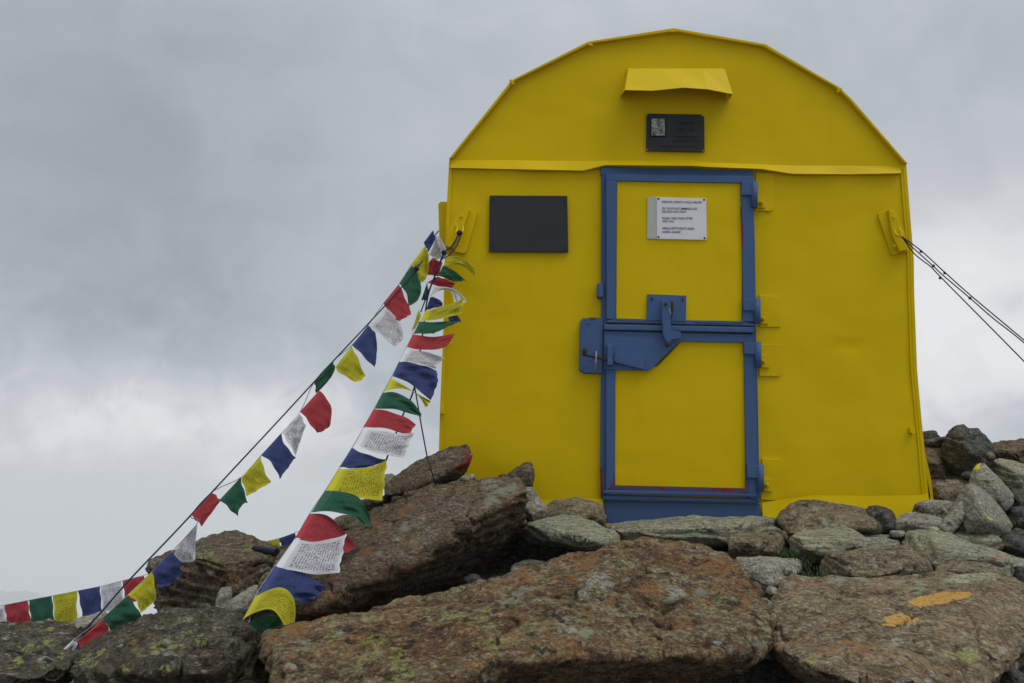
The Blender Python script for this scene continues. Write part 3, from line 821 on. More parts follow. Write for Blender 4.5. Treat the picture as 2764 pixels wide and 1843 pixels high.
def rock(name, label, mat, hulls, T=.35, vox=None, amp=1.0, strata=(0, -.25, 1), marks=(), feats=(), shrink=.8, smooth=1, cat='rock', group=None, seed=None, ncut=7, led=None):
    """hulls: list of lists of world points (visible outline and edges, each at its own distance); every hull gets
    a body of thickness T behind it, the hulls are fused, worn round and broken up with layered relief"""
    seed = seed if seed is not None else len(ROCKS) * 13 + 5
    bm = bmesh.new()
    for hp in hulls:
        pts = [np.array(p) for p in hp]; c = np.mean(pts, axis=0)
        back = []
        for p in pts:
            q = c + (p - c) * shrink
            d = (q - CAM); back.append(q + np.array([d[0] / d[1] * T, T, d[2] / d[1] * T - .12 * T]))
        vs = [bm.verts.new(p) for p in pts + back]
        r = bmesh.ops.convex_hull(bm, input=vs)
        dead = [g for g in r['geom_interior'] + r['geom_unused'] if isinstance(g, bmesh.types.BMVert) and g.is_valid]
        bmesh.ops.delete(bm, geom=list(set(dead)), context='VERTS')
    me = bpy.data.meshes.new('tmp'); bm.to_mesh(me); bm.free()
    o = bpy.data.objects.new('tmp', me); COL.objects.link(o)
    co = np.array([v.co for v in me.vertices]); size = float(np.max(co.max(0) - co.min(0)))
    dist = float(np.min(np.linalg.norm(co - CAM, axis=1)))
    vx = vox or max(.0045, min(.0085, dist * .0026))
    md = o.modifiers.new('r', 'REMESH'); md.mode = 'VOXEL'; md.voxel_size = vx
    sm = o.modifiers.new('s', 'SMOOTH'); sm.factor = .35; sm.iterations = max(1, int(round(smooth)))
    dg = bpy.context.evaluated_depsgraph_get(); m2 = bpy.data.meshes.new_from_object(o.evaluated_get(dg))
    bpy.data.objects.remove(o); bpy.data.meshes.remove(me)
    n = len(m2.vertices)
    V = np.empty(n * 3); m2.vertices.foreach_get('co', V); V = V.reshape(-1, 3)
    N = np.empty(n * 3); m2.vertex_normals.foreach_get('vector', N) if hasattr(m2, 'vertex_normals') else m2.vertices.foreach_get('normal', N)
    N = N.reshape(-1, 3)
    s = min(size, 1.0)
    # flat breakage faces on the side one sees
    rc = np.random.RandomState(seed + 99); ctr = V.mean(0); tocam = (CAM - ctr) / np.linalg.norm(CAM - ctr)
    ext = (V.max(0) - V.min(0)); cuts = []
    for i in range(400):
        if len(cuts) >= ncut: break
        q = rc.normal(size=3) * np.array([1, 1, 1.1]); q /= np.linalg.norm(q)
        if q @ tocam < .30 or abs(q[2]) > .93: continue
        cuts.append(q)
    for q in cuts:
        pr = (V - ctr) @ q; off_ = np.quantile(pr, 1 - rc.uniform(.02, .10))
        t = np.maximum(pr - off_, 0); V = V - np.outer(t * .97, q)
    if ncut:
        # new normals after the breaks
        m2.vertices.foreach_set('co', V.ravel()); m2.update(); N = np.empty(n * 3); m2.vertex_normals.foreach_get('vector', N); N = N.reshape(-1, 3)
    st = np.array(strata, float); st /= np.linalg.norm(st)
    rng_ = np.random.RandomState(seed); off = rng_.uniform(-50, 50, 3)
    p = V + off
    if size < .75: amp = amp * .62
    d = (.030 if size > .75 else .014) * s * fbm(p * (2.0 / s), 3, seed)
    rg = fbm(p * (5.5 / s ** .5), 4, seed + 3, ridge=True)
    d += amp * .016 * s ** .5 * (rg - .3)
    # layering: ledges across the side faces, shallow steps on the top
    h = V @ st; lay = h / (.045 * s ** .5) + 1.3 * fbm(p * 3.0, 3, seed + 7)
    fr = lay - np.floor(lay); step = np.where(fr < .82, fr / .82, (1 - fr) / .18)
    side = 1 - np.abs(N @ st) * .8
    d += amp * (led or (2.0 if mat in ('slab', 'rust2') else 1.4)) * .011 * s ** .5 * (step - .5) * side
    aniso = V - np.outer(h, st) * -3.0
    d += amp * .006 * fbm((aniso + off) * 9, 4, seed + 9) * 1.0
    d += amp * .0045 * fbm(p * 30, 3, seed + 11) - amp * .006 * np.maximum(fbm(p * 17, 4, seed + 12, ridge=True) - .25, 0)
    # a few sharp cracks
    cr = np.abs(fbm((aniso + off) * (2.6 / s ** .5), 3, seed + 15)); d -= amp * .024 * s ** .5 * np.exp(-(cr / .013) ** 2)
    d += .004 + .008 * min(s, .6)
    V = V + N * d[:, None]
    org = V.mean(0); org[2] = V[:, 2].min()
    m2.vertices.foreach_set('co', (V - org).ravel())
    m2.polygons.foreach_set('use_smooth', [True] * len(m2.polygons))
    m2.name = name
    if marks or feats:
        X, Y = to_px(V); view = V - CAM; vis = np.einsum('ij,ij->i', view, N) < 0
        if marks:
            pa = np.zeros(n, np.float32); pc = np.zeros((n, 4), np.float32); pc[:, 3] = 1; pc[:, :3] = (.4, .2, .03)
            for (fr_, pl_, colr, dens) in marks:
                w = pip(X, Y, [px(fr_, *q) for q in pl_]) & vis; pa[w] = dens; pc[w, :3] = colr
                # colour spreads past the mask so the edge does not fringe
                cxy = np.mean([px(fr_, *q) for q in pl_], axis=0); near_ = np.hypot(X - cxy[0], Y - cxy[1]) < 120; pc[near_ & ~w & (pa == 0), :3] = colr
            m2.attributes.new('paint', 'FLOAT', 'POINT').data.foreach_set('value', pa)
            m2.attributes.new('paint_col', 'FLOAT_COLOR', 'POINT').data.foreach_set('color', pc.ravel())
        if feats:
            fe = np.zeros((n, 4), np.float32)
            wx = fbm(p * 7, 4, seed + 31); wy = fbm(p * 7, 4, seed + 37)
            for (ch, fr_, x, y, r) in feats:
                cx, cy = px(fr_, x, y); R_ = r / FR[fr_][2] * (1.45 if ch == 0 else 1)
                w = np.exp(-((X - cx + wx * R_ * 1.5) ** 2 + ((Y - cy + wy * R_ * 1.2) * 1.35) ** 2) / R_ ** 2) * vis
                fe[:, ch] = np.maximum(fe[:, ch], w)
            m2.attributes.new('stain', 'FLOAT', 'POINT').data.foreach_set('value', fe[:, 3].copy()); fe[:, 3] = 1
            m2.attributes.new('feat', 'FLOAT_COLOR', 'POINT').data.foreach_set('color', fe.ravel())
    m2.update()
    ob = link(name, m2, RM[mat]); ob.location = org
    tag(ob, label, cat, group, 'thing'); ROCKS.append(ob); return ob


def out(fr, pts, Yt, Yb, extra=(), bulge=0.0):
    """outline: distance runs from Yt at its top to Yb at its bottom"""
    y0, y1 = min(p[1] for p in pts), max(p[1] for p in pts)
    r = [PF(fr, x, y, Yt + (Yb - Yt) * (y - y0) / (y1 - y0)) for x, y in pts]
    if bulge:
        c = np.mean(pts, axis=0); g = np.random.RandomState(int(abs(c[0] * 7 + c[1])) % 99991); n = len(pts); i0 = g.randint(n)
        for q, (f, m) in enumerate(((.62, 1.25), (.30, 1.5), (.70, .85))):
            x, y = pts[(i0 + q * (n // 3 or 1)) % n]
            xx, yy = c[0] + (x - c[0]) * f, c[1] + (y - c[1]) * f
            r.append(PF(fr, xx, yy, Yt + (Yb - Yt) * (yy - y0) / (y1 - y0) - bulge * m))
    r += [PF(fr, x, y, Y) for x, y, Y in extra]
    return r


def pts(*a):
    return [PF(f, x, y, Y) for f, x, y, Y in a]


ORANGE = (.44, .25, .06); REDP = (.22, .03, .028); YELP = (.55, .5, .02); PINK = (.42, .14, .11)

# --- the big rusty boulder in front
rock('boulder', 'broad rust coloured boulder with pale and yellow lichen, in front of the door', 'rust', [
    pts(('K4', 1350, 262, -1.35), ('K4', 1830, 128, -1.15), ('K5', 0, 78, -1.15), ('K5', 300, 92, -1.12), ('K5', 600, 118, -1.15), ('K5', 1040, 185, -1.2),
        ('K5', 1140, 262, -1.25), ('K5', 1230, 380, -1.35), ('K5', 1335, 620, -1.5), ('K5', 1320, 790, -1.62), ('K5', 1400, 870, -1.68), ('K5', 1478, 960, -1.75),
        ('K5', 1425, 1150, -1.85), ('K5', 1300, 1260, -1.95), ('K5', 1000, 1245, -2.0), ('K5', 720, 1295, -2.05), ('K5', 300, 1215, -2.02), ('K5', 0, 1140, -2.0),
        ('K4', 1280, 1215, -2.12), ('K4', 800, 1310, -2.2), ('K4', 440, 1350, -2.3), ('K5', 1150, 1350, -1.5), ('K5', 680, 1545, -1.5), ('K4', 1300, 1600, -1.5), ('K4', 600, 1640, -1.65),
        ('K4', 700, 475, -1.5)),
    pts(('K4', 1350, 262, -1.35), ('K4', 1100, 355, -1.42), ('K4', 690, 468, -1.5), ('K4', 350, 615, -1.58), ('K4', 0, 668, -1.62), ('K3', 1850, 768, -1.68),
        ('K3', 1500, 878, -1.72), ('K3', 1050, 912, -1.75), ('K3', 770, 945, -1.75), ('K3', 430, 1005, -1.75), ('K3', 690, 1200, -1.95), ('K3', 710, 1500, -2.22), ('K3', 705, 1750, -2.3),
        ('K4', 440, 1350, -2.3), ('K4', 180, 1570, -2.38), ('K4', 0, 1700, -2.4), ('K4', 800, 1310, -2.2), ('K4', 620, 1500, -2.0))],
    T=.40, amp=1.55, strata=(-.12, -.35, 1), shrink=.85, smooth=1, ncut=0,
    feats=((1, 'K4', 1560, 540, 190), (1, 'K4', 1420, 660, 90), (0, 'K4', 330, 1080, 150), (0, 'K4', 180, 800, 120), (0, 'K3', 1560, 1130, 170), (0, 'K3', 1980, 1330, 160),
           (0, 'K4', 420, 940, 110), (1, 'K4', 1350, 960, 80), (1, 'K5', 420, 620, 130), (1, 'K5', 900, 1120, 170), (0, 'K3', 1150, 1080, 70), (1, 'K3', 800, 1400, 80), (0, 'K4', 470, 740, 90),
           (2, 'K4', 760, 640, 230), (2, 'K4', 1250, 900, 70), (2, 'K4', 1480, 1000, 80), (2, 'K5', 380, 720, 100), (2, 'K5', 700, 560, 90), (2, 'K3', 900, 1180, 110), (2, 'K3', 1250, 1100, 80), (2, 'K5', 1280, 1130, 90),
           (3, 'K4', 2030, 630, 190), (3, 'K4', 1720, 700, 100), (3, 'K4', 1500, 860, 70), (3, 'K4', 1720, 940, 80), (3, 'K4', 860, 470, 190), (3, 'K4', 1340, 460, 110), (3, 'K4', 1500, 300, 190), (3, 'K5', 130, 640, 130), (3, 'K5', 950, 370, 200), (3, 'K5', 560, 900, 110), (3, 'K5', 450, 160, 240), (3, 'K3', 760, 1000, 210), (3, 'K3', 760, 1290, 90), (3, 'K3', 820, 1470, 110), (3, 'K4', 680, 1010, 80), (3, 'K5', 1150, 700, 120)))

# --- leaning slab boulder on the left
rock('boulder', 'long brown boulder leaning up to the hut with a black overhang beneath', 'brown', [
    pts(('F', 1195, 1100, -.55), ('F', 1150, 1098, -.45), ('F', 1060, 1106, -.36), ('F', 985, 1112, -.38), ('F', 900, 1152, -.42), ('F', 780, 1197, -.5), ('F', 650, 1278, -.78), ('F', 594, 1325, -.98),
        ('F', 598, 1372, -1.15), ('F', 1210, 1128, -.7), ('F', 1120, 1172, -.92), ('F', 1060, 1222, -1.0), ('F', 960, 1288, -1.18), ('F', 870, 1335, -1.28), ('F', 690, 1410, -1.5),
        ('F', 1214, 1185, -.5), ('F', 1180, 1265, -.2), ('F', 1060, 1370, -.2), ('F', 850, 1420, -.5), ('F', 700, 1445, -.85), ('F', 640, 1400, -1.3)),
    pts(('K7', 1480, 605, -.32), ('K7', 1620, 555, -.35), ('K7', 1830, 520, -.45), ('K7', 1990, 640, -.6), ('K7', 1960, 690, -.68), ('K7', 1700, 800, -.68), ('K7', 1500, 800, -.6))],
    T=.30, amp=1.15, strata=(.5, -.4, 1), ncut=0, feats=((2, 'K7', 1650, 640, 150), (2, 'K7', 1850, 680, 130), (2, 'K7', 1600, 850, 110), (2, 'K7', 780, 1050, 80), (3, 'K7', 420, 1010, 120), (3, 'K7', 700, 900, 110), (3, 'K7', 1000, 760, 110), (3, 'K7', 350, 1350, 120)))

rock('rock_slab', 'brown slab with red paint on its tip, where the thin guy rope ends', 'brown', [
    pts(('K7', 550, 640, -.28), ('K7', 700, 505, -.22), ('K7', 900, 378, -.2), ('K7', 1120, 272, -.2), ('K7', 1270, 212, -.2), ('K7', 1420, 203, -.2), ('K7', 1440, 270, -.24),
        ('K7', 1465, 322, -.28), ('K7', 1440, 385, -.28), ('K7', 1380, 492, -.2), ('K7', 1300, 565, -.2), ('K7', 1270, 450, -.36), ('K7', 1080, 565, -.38), ('K7', 800, 690, -.42), ('K7', 535, 745, -.4), ('K7', 620, 760, -.3))],
    T=.16, ncut=0, strata=(.5, -.4, 1), marks=(('K7', [(1400, 270), (1470, 310), (1450, 390), (1400, 450), (1270, 470), (1270, 430), (1390, 380)], REDP, .62),))
rock('stone', 'pointed brown stone upright against the yellow wall, at the leaning boulder\'s top', 'brownf', [out('K7', [(1850, 510), (2010, 405), (2060, 388), (2100, 400), (2118, 480), (2095, 650), (1990, 640), (1880, 560)], -.2, -.3, bulge=.05)], T=.14)
rock('stone', 'grey stone wedged between the leaning boulder and the yellow wall', 'grey', [out('K7', [(1990, 640), (2080, 640), (2170, 755), (2185, 840), (2240, 850), (2252, 905), (2200, 1005), (2060, 1035), (1960, 900)], -.28, -.42, bulge=.06)], T=.16)
rock('stone', 'tiny slate coloured stone on the ridge of the leaning boulder', 'grey', [out('K7', [(1310, 590), (1400, 525), (1492, 508), (1497, 580), (1400, 620)], -.3, -.34, bulge=.03)], T=.08, vox=.006)
rock('stone', 'grey green stone showing behind the big printed yellow flag', 'grey', [out('K7', [(540, 600), (560, 505), (620, 508), (680, 545), (660, 640), (560, 680)], .12, .08, bulge=.05)], T=.2)
rock('rock_slab', 'thin dark slab under the printed yellow flag on the string', 'brown', [out('K7', [(200, 800), (380, 775), (620, 735), (640, 760), (400, 850), (300, 875), (210, 880)], -.32, -.45, bulge=.05)], T=.3)
rock('stone', 'pale buff stone lying on the leaning boulder behind the red flag', 'tan', [out('K7', [(-30, 1020), (40, 970), (110, 948), (290, 965), (300, 1050), (180, 1120), (0, 1130), (-60, 1080)], -.6, -.72, bulge=.05)], T=.14)
rock('boulder', 'brown boulder with a dark mossy underside, beyond the lower end of the guy rope', 'brownf', [
    pts(('G8', 80, 575, -.2), ('G8', 130, 510, -.1), ('G8', 330, 440, .05), ('G8', 570, 330, .15), ('G8', 780, 265, .2), ('G8', 990, 232, .25), ('G8', 1040, 262, .25), ('G8', 1250, 325, .2),
        ('G8', 1300, 370, .1), ('G8', 1500, 420, .05), ('G8', 1640, 430, 0), ('G8', 1500, 640, -.35), ('G8', 430, 545, -.45), ('G8', 700, 625, -.5), ('G8', 980, 770, -.52), ('G8', 1230, 720, -.48), ('G8', 90, 640, -.2), ('G8', 1200, 900, -.2)),
    pts(('G8', 110, 640, -.25), ('G8', 430, 560, -.40), ('G8', 980, 770, -.42), ('G8', 1230, 740, -.38), ('G8', 150, 860, -.25), ('G8', 225, 955, -.22), ('G8', 320, 1020, -.2), ('G8', 320, 1300, -.3), ('G8', 800, 1350, -.4), ('G8', 1250, 1250, -.4), ('G8', 500, 1080, -.42), ('G8', 850, 1000, -.42))],
    T=.5, amp=1.5, strata=(.1, -.3, 1), feats=((0, 'G8', 700, 450, 90), (0, 'G8', 1150, 420, 60)))
rock('stone', 'upright pale green stone below the brown boulder, left of a smooth grey one', 'grey', [out('G8', [(785, 1060), (850, 815), (900, 800), (950, 815), (930, 1090), (850, 1110)], -.55, -.7, bulge=.05)], T=.15)
rock('stone', 'smooth grey stone with a brown top, beside the arched yellow flag', 'grey', [out('G8', [(905, 1080), (940, 960), (1100, 855), (1230, 790), (1260, 860), (1180, 1000), (1060, 1120), (950, 1130)], -.55, -.85, bulge=.08)], T=.2, amp=.6)
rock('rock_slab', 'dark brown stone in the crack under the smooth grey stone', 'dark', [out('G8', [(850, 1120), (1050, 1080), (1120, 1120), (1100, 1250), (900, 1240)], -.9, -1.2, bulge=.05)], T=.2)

# --- lower left
rock('boulder', 'mossy dark boulder with yellow green lichen, at the bottom under the flag string', 'moss', [
    pts(('K2', 1060, 1110, -1.2), ('K2', 1290, 1015, -1.1), ('K2', 1500, 935, -1.05), ('K2', 1660, 885, -1.02), ('K2', 1820, 852, -1.05), ('K2', 2100, 865, -1.1), ('K3', 0, 850, -1.2), ('K3', 170, 985, -1.35), ('K3', 420, 1030, -1.5),
        ('K3', 640, 1190, -1.75), ('K3', 700, 1340, -1.9), ('K3', 700, 1620, -2.0), ('K2', 1500, 1250, -1.62), ('K2', 2000, 1200, -1.72), ('K3', 200, 1300, -1.85), ('K2', 1100, 1700, -1.95), ('K2', 760, 1700, -1.9), ('K2', 800, 1480, -1.7), ('K2', 900, 1280, -1.45))],
    T=.5, amp=1.9, strata=(.2, -.2, 1), smooth=1, ncut=4,
    feats=tuple((0, 'K2', x, y, r) for x, y, r in ((1750, 1070, 75), (1985, 1040, 60), (2160, 1120, 70), (1890, 1200, 80), (1650, 1230, 70), (1420, 1260, 60), (1850, 905, 40), (960, 1370, 90), (1060, 1290, 60), (1560, 1080, 40), (2290, 1000, 45), (1780, 1400, 60), (1340, 1420, 60))) + tuple((1, 'K2', x, y, r) for x, y, r in ((1600, 1250, 50), (1270, 1170, 60), (1990, 900, 70), (760, 1450, 70), (2100, 1350, 60), (1500, 1450, 70))) + tuple((3, f_, x, y, r) for f_, x, y, r in (('K2', 1400, 1130, 80), ('K2', 2200, 1260, 70))))
rock('boulder', 'dark brown mound of weathered rock below the row of far flags', 'moss', [
    pts(('K2', -120, 960, -.75), ('K2', 0, 955, -.72), ('K2', 300, 948, -.7), ('K2', 580, 955, -.7), ('K2', 740, 970, -.75), ('K2', 800, 1060, -.95), ('K2', 860, 1260, -1.3), ('K2', 700, 1500, -1.62), ('K2', 400, 1720, -1.9),
        ('K2', -150, 1720, -1.9), ('K2', -200, 1300, -1.5), ('K2', 300, 1250, -1.32))], T=.5, amp=1.5, strata=(.2, -.3, 1), smooth=1, ncut=4,
    feats=tuple((0, 'K2', x, y, r) for x, y, r in ((540, 975, 40), (260, 1160, 70), (480, 1120, 45), (640, 1300, 80), (150, 1330, 60))) + tuple((1, 'K2', x, y, r) for x, y, r in ((60, 1060, 60), (430, 1290, 60), (300, 1450, 70))))
rock('stone', 'rounded grey stone behind the last green and red flags', 'grey', [out('K2', [(765, 940), (830, 890), (970, 870), (1090, 835), (1140, 860), (1130, 980), (1000, 1060), (820, 1130), (780, 1120)], -.62, -.85, bulge=.06)], T=.3)

rock('boulder', 'dark filler rock added to blacken the hollow beneath the wedge shaped slab', 'dark', [pts(('F', 1120, 1180, -.12), ('F', 1300, 1195, -.1), ('F', 1420, 1215, -.1), ('F', 1440, 1290, -.25), ('F', 1300, 1400, -.4), ('F', 1100, 1420, -.4), ('F', 1060, 1300, -.2))], T=.3)  # added blocker, hides the yellow wall so the hollow reads as dark void
# --- rocks at the foot of the hut, middle
rock('rock_slab', 'long pale green slab forming the step below the blue door', 'slab', [
    pts(('K8', 925, 662, -.12), ('K8', 1180, 622, -.06), ('K8', 1520, 602, -.05), ('K8', 1830, 582, -.05), ('K8', 2200, 578, -.05), ('K9', 100, 290, -.05), ('K9', 330, 300, -.1), ('K9', 430, 330, -.2), ('K9', 470, 420, -.35), ('K9', 300, 440, -.42),
        ('K8', 1100, 860, -.5), ('K8', 1500, 800, -.5), ('K8', 1900, 720, -.45), ('K8', 2300, 690, -.42), ('K8', 1500, 860, -.4), ('K8', 1860, 860, -.4), ('K8', 2340, 800, -.36), ('K8', 1150, 900, -.45))],
    T=.22, amp=.9, strata=(.05, -.15, 1))
rock('stone', 'rounded lichen speckled stone left of the door step', 'tan', [out('K8', [(310, 620), (360, 450), (420, 410), (520, 400), (700, 372), (860, 410), (960, 460), (1015, 555), (1025, 630), (930, 660), (700, 660)], -.14, -.34, bulge=.07)], T=.14)
rock('rock_slab', 'pale wedge shaped slab roofing a black hollow, left of the door step', 'slab', [
    pts(('K8', 105, 772, -.62), ('K8', 180, 652, -.5), ('K8', 330, 622, -.42), ('K8', 520, 572, -.4), ('K8', 700, 560, -.4), ('K8', 830, 640, -.48), ('K8', 945, 722, -.58), ('K8', 1110, 742, -.6), ('K8', 1142, 865, -.66), ('K8', 1000, 895, -.74),
        ('K8', 800, 865, -.85), ('K8', 620, 815, -.88), ('K8', 400, 760, -.82), ('K8', 250, 752, -.75))], T=.2, strata=(0, -.2, 1), shrink=.9)
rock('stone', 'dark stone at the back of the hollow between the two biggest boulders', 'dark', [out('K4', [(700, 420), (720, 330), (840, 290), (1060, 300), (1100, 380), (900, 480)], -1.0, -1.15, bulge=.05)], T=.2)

rock('rock_slab', 'long tan stone with white lichen spots at the foot of the yellow wall', 'tan', [
    pts(('K9', 345, 305, -.16), ('K9', 400, 255, -.14), ('K9', 480, 190, -.14), ('K9', 550, 158, -.14), ('K9', 640, 153, -.14), ('K9', 740, 182, -.14), ('K9', 900, 212, -.14), ('K9', 1060, 222, -.14), ('K9', 1130, 265, -.16),
        ('K9', 1195, 340, -.22), ('K9', 1195, 425, -.3), ('K9', 1040, 425, -.28), ('K9', 1150, 370, -.38), ('K9', 900, 365, -.40), ('K9', 500, 372, -.42), ('K9', 460, 425, -.36), ('K9', 440, 350, -.36))],
    T=.12, amp=1.1, strata=(0, -.3, 1), feats=((1, 'K9', 720, 290, 40), (1, 'K9', 570, 260, 50), (1, 'K9', 480, 235, 40)))
rock('stone', 'dark bluish stone at the right end of the long tan stone', 'dark', [out('K9', [(1058, 218), (1120, 205), (1190, 202), (1255, 222), (1300, 265), (1330, 350), (1300, 425), (1205, 435), (1190, 330)], -.16, -.36, bulge=.06)], T=.14)
rock('rock_slab', 'flat grey stone beside the lower corner of the hut', 'grey', [
    pts(('K9', 1310, 320, -.24), ('K9', 1380, 272, -.16), ('K9', 1480, 250, -.12), ('K9', 1565, 250, -.1), ('K9', 1690, 290, -.12), ('K9', 1730, 330, -.2), ('K9', 1640, 345, -.38), ('K9', 1500, 370, -.42), ('K9', 1340, 362, -.40), ('K9', 1330, 400, -.34), ('K9', 1640, 385, -.34))], T=.1, amp=.7, strata=(0, -.2, 1))
rock('rock_slab', 'dark layered stone pressed against the bottom corner of the hut', 'grey', [out('K9', [(1418, 255), (1480, 190), (1560, 166), (1680, 156), (1785, 180), (1760, 310), (1620, 300), (1440, 290)], -.12, -.2, bulge=.04)], T=.3, strata=(.1, -.1, 1))
rock('rock_slab', 'thin slab showing behind the dark bluish stone', 'slab', [out('K9', [(1000, 440), (1100, 430), (1300, 428), (1330, 460), (1200, 480), (1030, 475)], -.3, -.42, bulge=.0)], T=.15)
rock('rock', 'pale pyramid shaped rock with a bright right face and yellow paint fleck', 'grey', [
    pts(('K1', 1890, 785, -.18), ('K1', 1990, 832, -.14), ('K1', 2090, 920, -.1), ('K1', 2165, 1012, -.08), ('K1', 2242, 1130, -.1), ('K1', 2205, 1205, -.15), ('K1', 2000, 1220, -.3), ('K1', 1880, 1195, -.35), ('K1', 1860, 1130, -.35),
        ('K1', 1765, 985, -.2), ('K1', 1830, 862, -.18), ('K1', 1950, 890, -.33), ('K1', 2000, 1020, -.42), ('K1', 2030, 1085, -.45), ('K1', 2130, 1122, -.3)),
    pts(('K1', 1765, 985, -.2), ('K1', 1690, 1080, -.26), ('K1', 1640, 1165, -.34), ('K1', 1740, 1195, -.36), ('K1', 1810, 1120, -.36), ('K1', 1840, 1040, -.36), ('K1', 1830, 940, -.26))],
    T=.22, amp=.4, strata=(.6, -.3, 1), shrink=.7, smooth=1, ncut=0, vox=.006, marks=(('K1', [(2035, 1048), (2090, 1075), (2120, 1092), (2060, 1085)], YELP, .55),))
rock('rock', 'pointed grey rock with a bright yellow painted tip', 'grey', [
    pts(('K1', 1930, 660, .18), ('K1', 1975, 612, .15), ('K1', 2010, 612, .15), ('K1', 2042, 650, .15), ('K1', 2090, 742, .15), ('K1', 2200, 822, .15), ('K1', 2252, 885, .12), ('K1', 2245, 960, .08), ('K1', 2180, 1002, .02),
        ('K1', 2090, 960, -.02), ('K1', 1990, 880, -.02), ('K1', 1895, 790, .05), ('K1', 1910, 720, .1), ('K1', 2000, 740, .02), ('K1', 2110, 880, -.05))],
    T=.25, amp=.7, marks=(('K1', [(1920, 670), (1968, 606), (1990, 615), (1978, 662), (1950, 672)], YELP, .75), ('K1', [(2095, 790), (2120, 780), (2150, 795), (2130, 815)], YELP, .4)))
rock('rock_slab', 'pale rounded slab at the edge of the scree, below the ridge', 'slab', [out('K1', [(2060, 620), (2080, 597), (2150, 590), (2290, 612), (2420, 660), (2420, 830), (2240, 822), (2130, 745), (2080, 700)], .55, .3, bulge=.06)], T=.4)
rock('boulder', 'dark angular twin peaked boulder standing against the sky beside the hut', 'dark', [
    pts(('K1', 1650, 690, .45), ('K1', 1678, 500, .5), ('K1', 1700, 392, .55), ('K1', 1790, 303, .6), ('K1', 1843, 287, .62), ('K1', 1890, 330, .62), ('K1', 1920, 420, .5), ('K1', 1800, 440, .38), ('K1', 1870, 600, .30), ('K1', 1690, 620, .34), ('K1', 1930, 640, .4), ('K1', 1740, 735, .55), ('K1', 1880, 735, .6)),
    pts(('K1', 1870, 350, .62), ('K1', 1905, 322, .62), ('K1', 1960, 322, .62), ('K1', 2000, 382, .62), ('K1', 2090, 462, .62), ('K1', 2085, 560, .55), ('K1', 2060, 645, .5), ('K1', 1920, 660, .42), ('K1', 1860, 600, .32), ('K1', 2000, 500, .42))],
    T=.4, amp=1.0, strata=(.3, -.3, 1), smooth=1)
rock('rock', 'brown stone under the dark twin peaked boulder', 'tan', [out('K1', [(1585, 860), (1600, 782), (1700, 752), (1835, 752), (1885, 800), (1820, 900), (1760, 980), (1620, 960)], .15, .0, bulge=.07)], T=.3)
rock('rock_slab', 'flat dark slab topping the pile behind the hut corner', 'dark', [out('K1', [(1440, 372), (1495, 358), (1610, 349), (1642, 402), (1560, 425), (1440, 430)], .75, .7, bulge=.04)], T=.4, strata=(0, 0, 1))
rock('rock_slab', 'second flat slab of the pile, thin with a greenish edge', 'dark', [out('K1', [(1440, 440), (1520, 425), (1700, 400), (1725, 440), (1620, 465), (1440, 475)], .68, .6, bulge=.03)], T=.4, strata=(0, 0, 1))
rock('rock', 'brown weathered stone below the pile of flat slabs', 'brownf', [out('K1', [(1470, 480), (1560, 468), (1690, 470), (1700, 600), (1690, 740), (1600, 790), (1530, 760), (1480, 640)], .72, .45, bulge=.1)], T=.4)
rock('boulder', 'rough brown ridge of rock on the skyline past the dark boulder', 'brownf', [out('K1', [(2040, 520), (2080, 472), (2200, 472), (2290, 455), (2349, 448), (2460, 420), (2480, 640), (2250, 640), (2080, 620)], .95, .6, bulge=.12)], T=.7, amp=1.6)
rock('rock', 'dark grey stone half hidden under the pale rounded slab', 'dark', [out('K1', [(2230, 860), (2260, 838), (2430, 850), (2430, 1000), (2280, 985), (2250, 940)], .25, .1, bulge=.06)], T=.3)
rock('rock', 'brownish stone tucked behind the bright face of the pyramid shaped rock', 'dark', [out('K1', [(2190, 1010), (2260, 985), (2430, 980), (2430, 1180), (2280, 1170), (2240, 1090)], .12, -.05, bulge=.06)], T=.3)
rock('rock', 'dark mossy rock beside the long grey slab, below the pyramid shaped rock', 'dark', [out('K1', [(2100, 1260), (2210, 1205), (2290, 1170), (2450, 1190), (2450, 1420), (2250, 1380), (2120, 1320)], -.1, -.35, bulge=.06)], T=.3)
rock('rock_slab', 'thin greenish slab under the pyramid shaped rock', 'slab', [out('K9', [(1700, 440), (1760, 425), (1900, 428), (2130, 450), (2200, 500), (2060, 540), (1850, 500)], -.32, -.5, bulge=.0)], T=.25)
rock('rock_slab', 'long grey slab running down to the side, with a faint red paint stroke', 'slab', [
    pts(('K6', 1000, 60, -.62), ('K6', 1070, 15, -.52), ('K6', 1130, -20, -.45), ('K6', 1250, -28, -.42), ('K6', 1420, -18, -.42), ('K6', 1560, 20, -.46), ('K6', 1720, 85, -.52), ('K6', 2000, 180, -.6), ('K6', 2250, 255, -.7), ('K6', 2600, 360, -.8),
        ('K6', 1300, 110, -.78), ('K6', 1600, 240, -.95), ('K6', 1900, 270, -1.0), ('K6', 2180, 335, -1.05), ('K6', 2600, 450, -1.1), ('K6', 1250, 200, -.7), ('K6', 1400, 400, -.75), ('K6', 1500, 420, -.85), ('K6', 2250, 480, -.9), ('K6', 2600, 560, -.95))],
    T=.25, amp=.8, strata=(-.15, -.25, 1), marks=(('K6', [(1900, 255), (2100, 215), (2130, 240), (2060, 262), (1930, 272)], PINK, .48),))
rock('rock', 'square brown block under the door step slab', 'tan', [
    pts(('K9', -30, 450, -.6), ('K9', 60, 432, -.52), ('K9', 220, 422, -.5), ('K9', 365, 422, -.5), ('K9', 388, 470, -.55), ('K9', 380, 540, -.66), ('K9', 330, 605, -.72), ('K9', 150, 620, -.76), ('K9', -30, 610, -.78), ('K9', 340, 500, -.68), ('K9', 60, 500, -.74))], T=.25, amp=1.2)
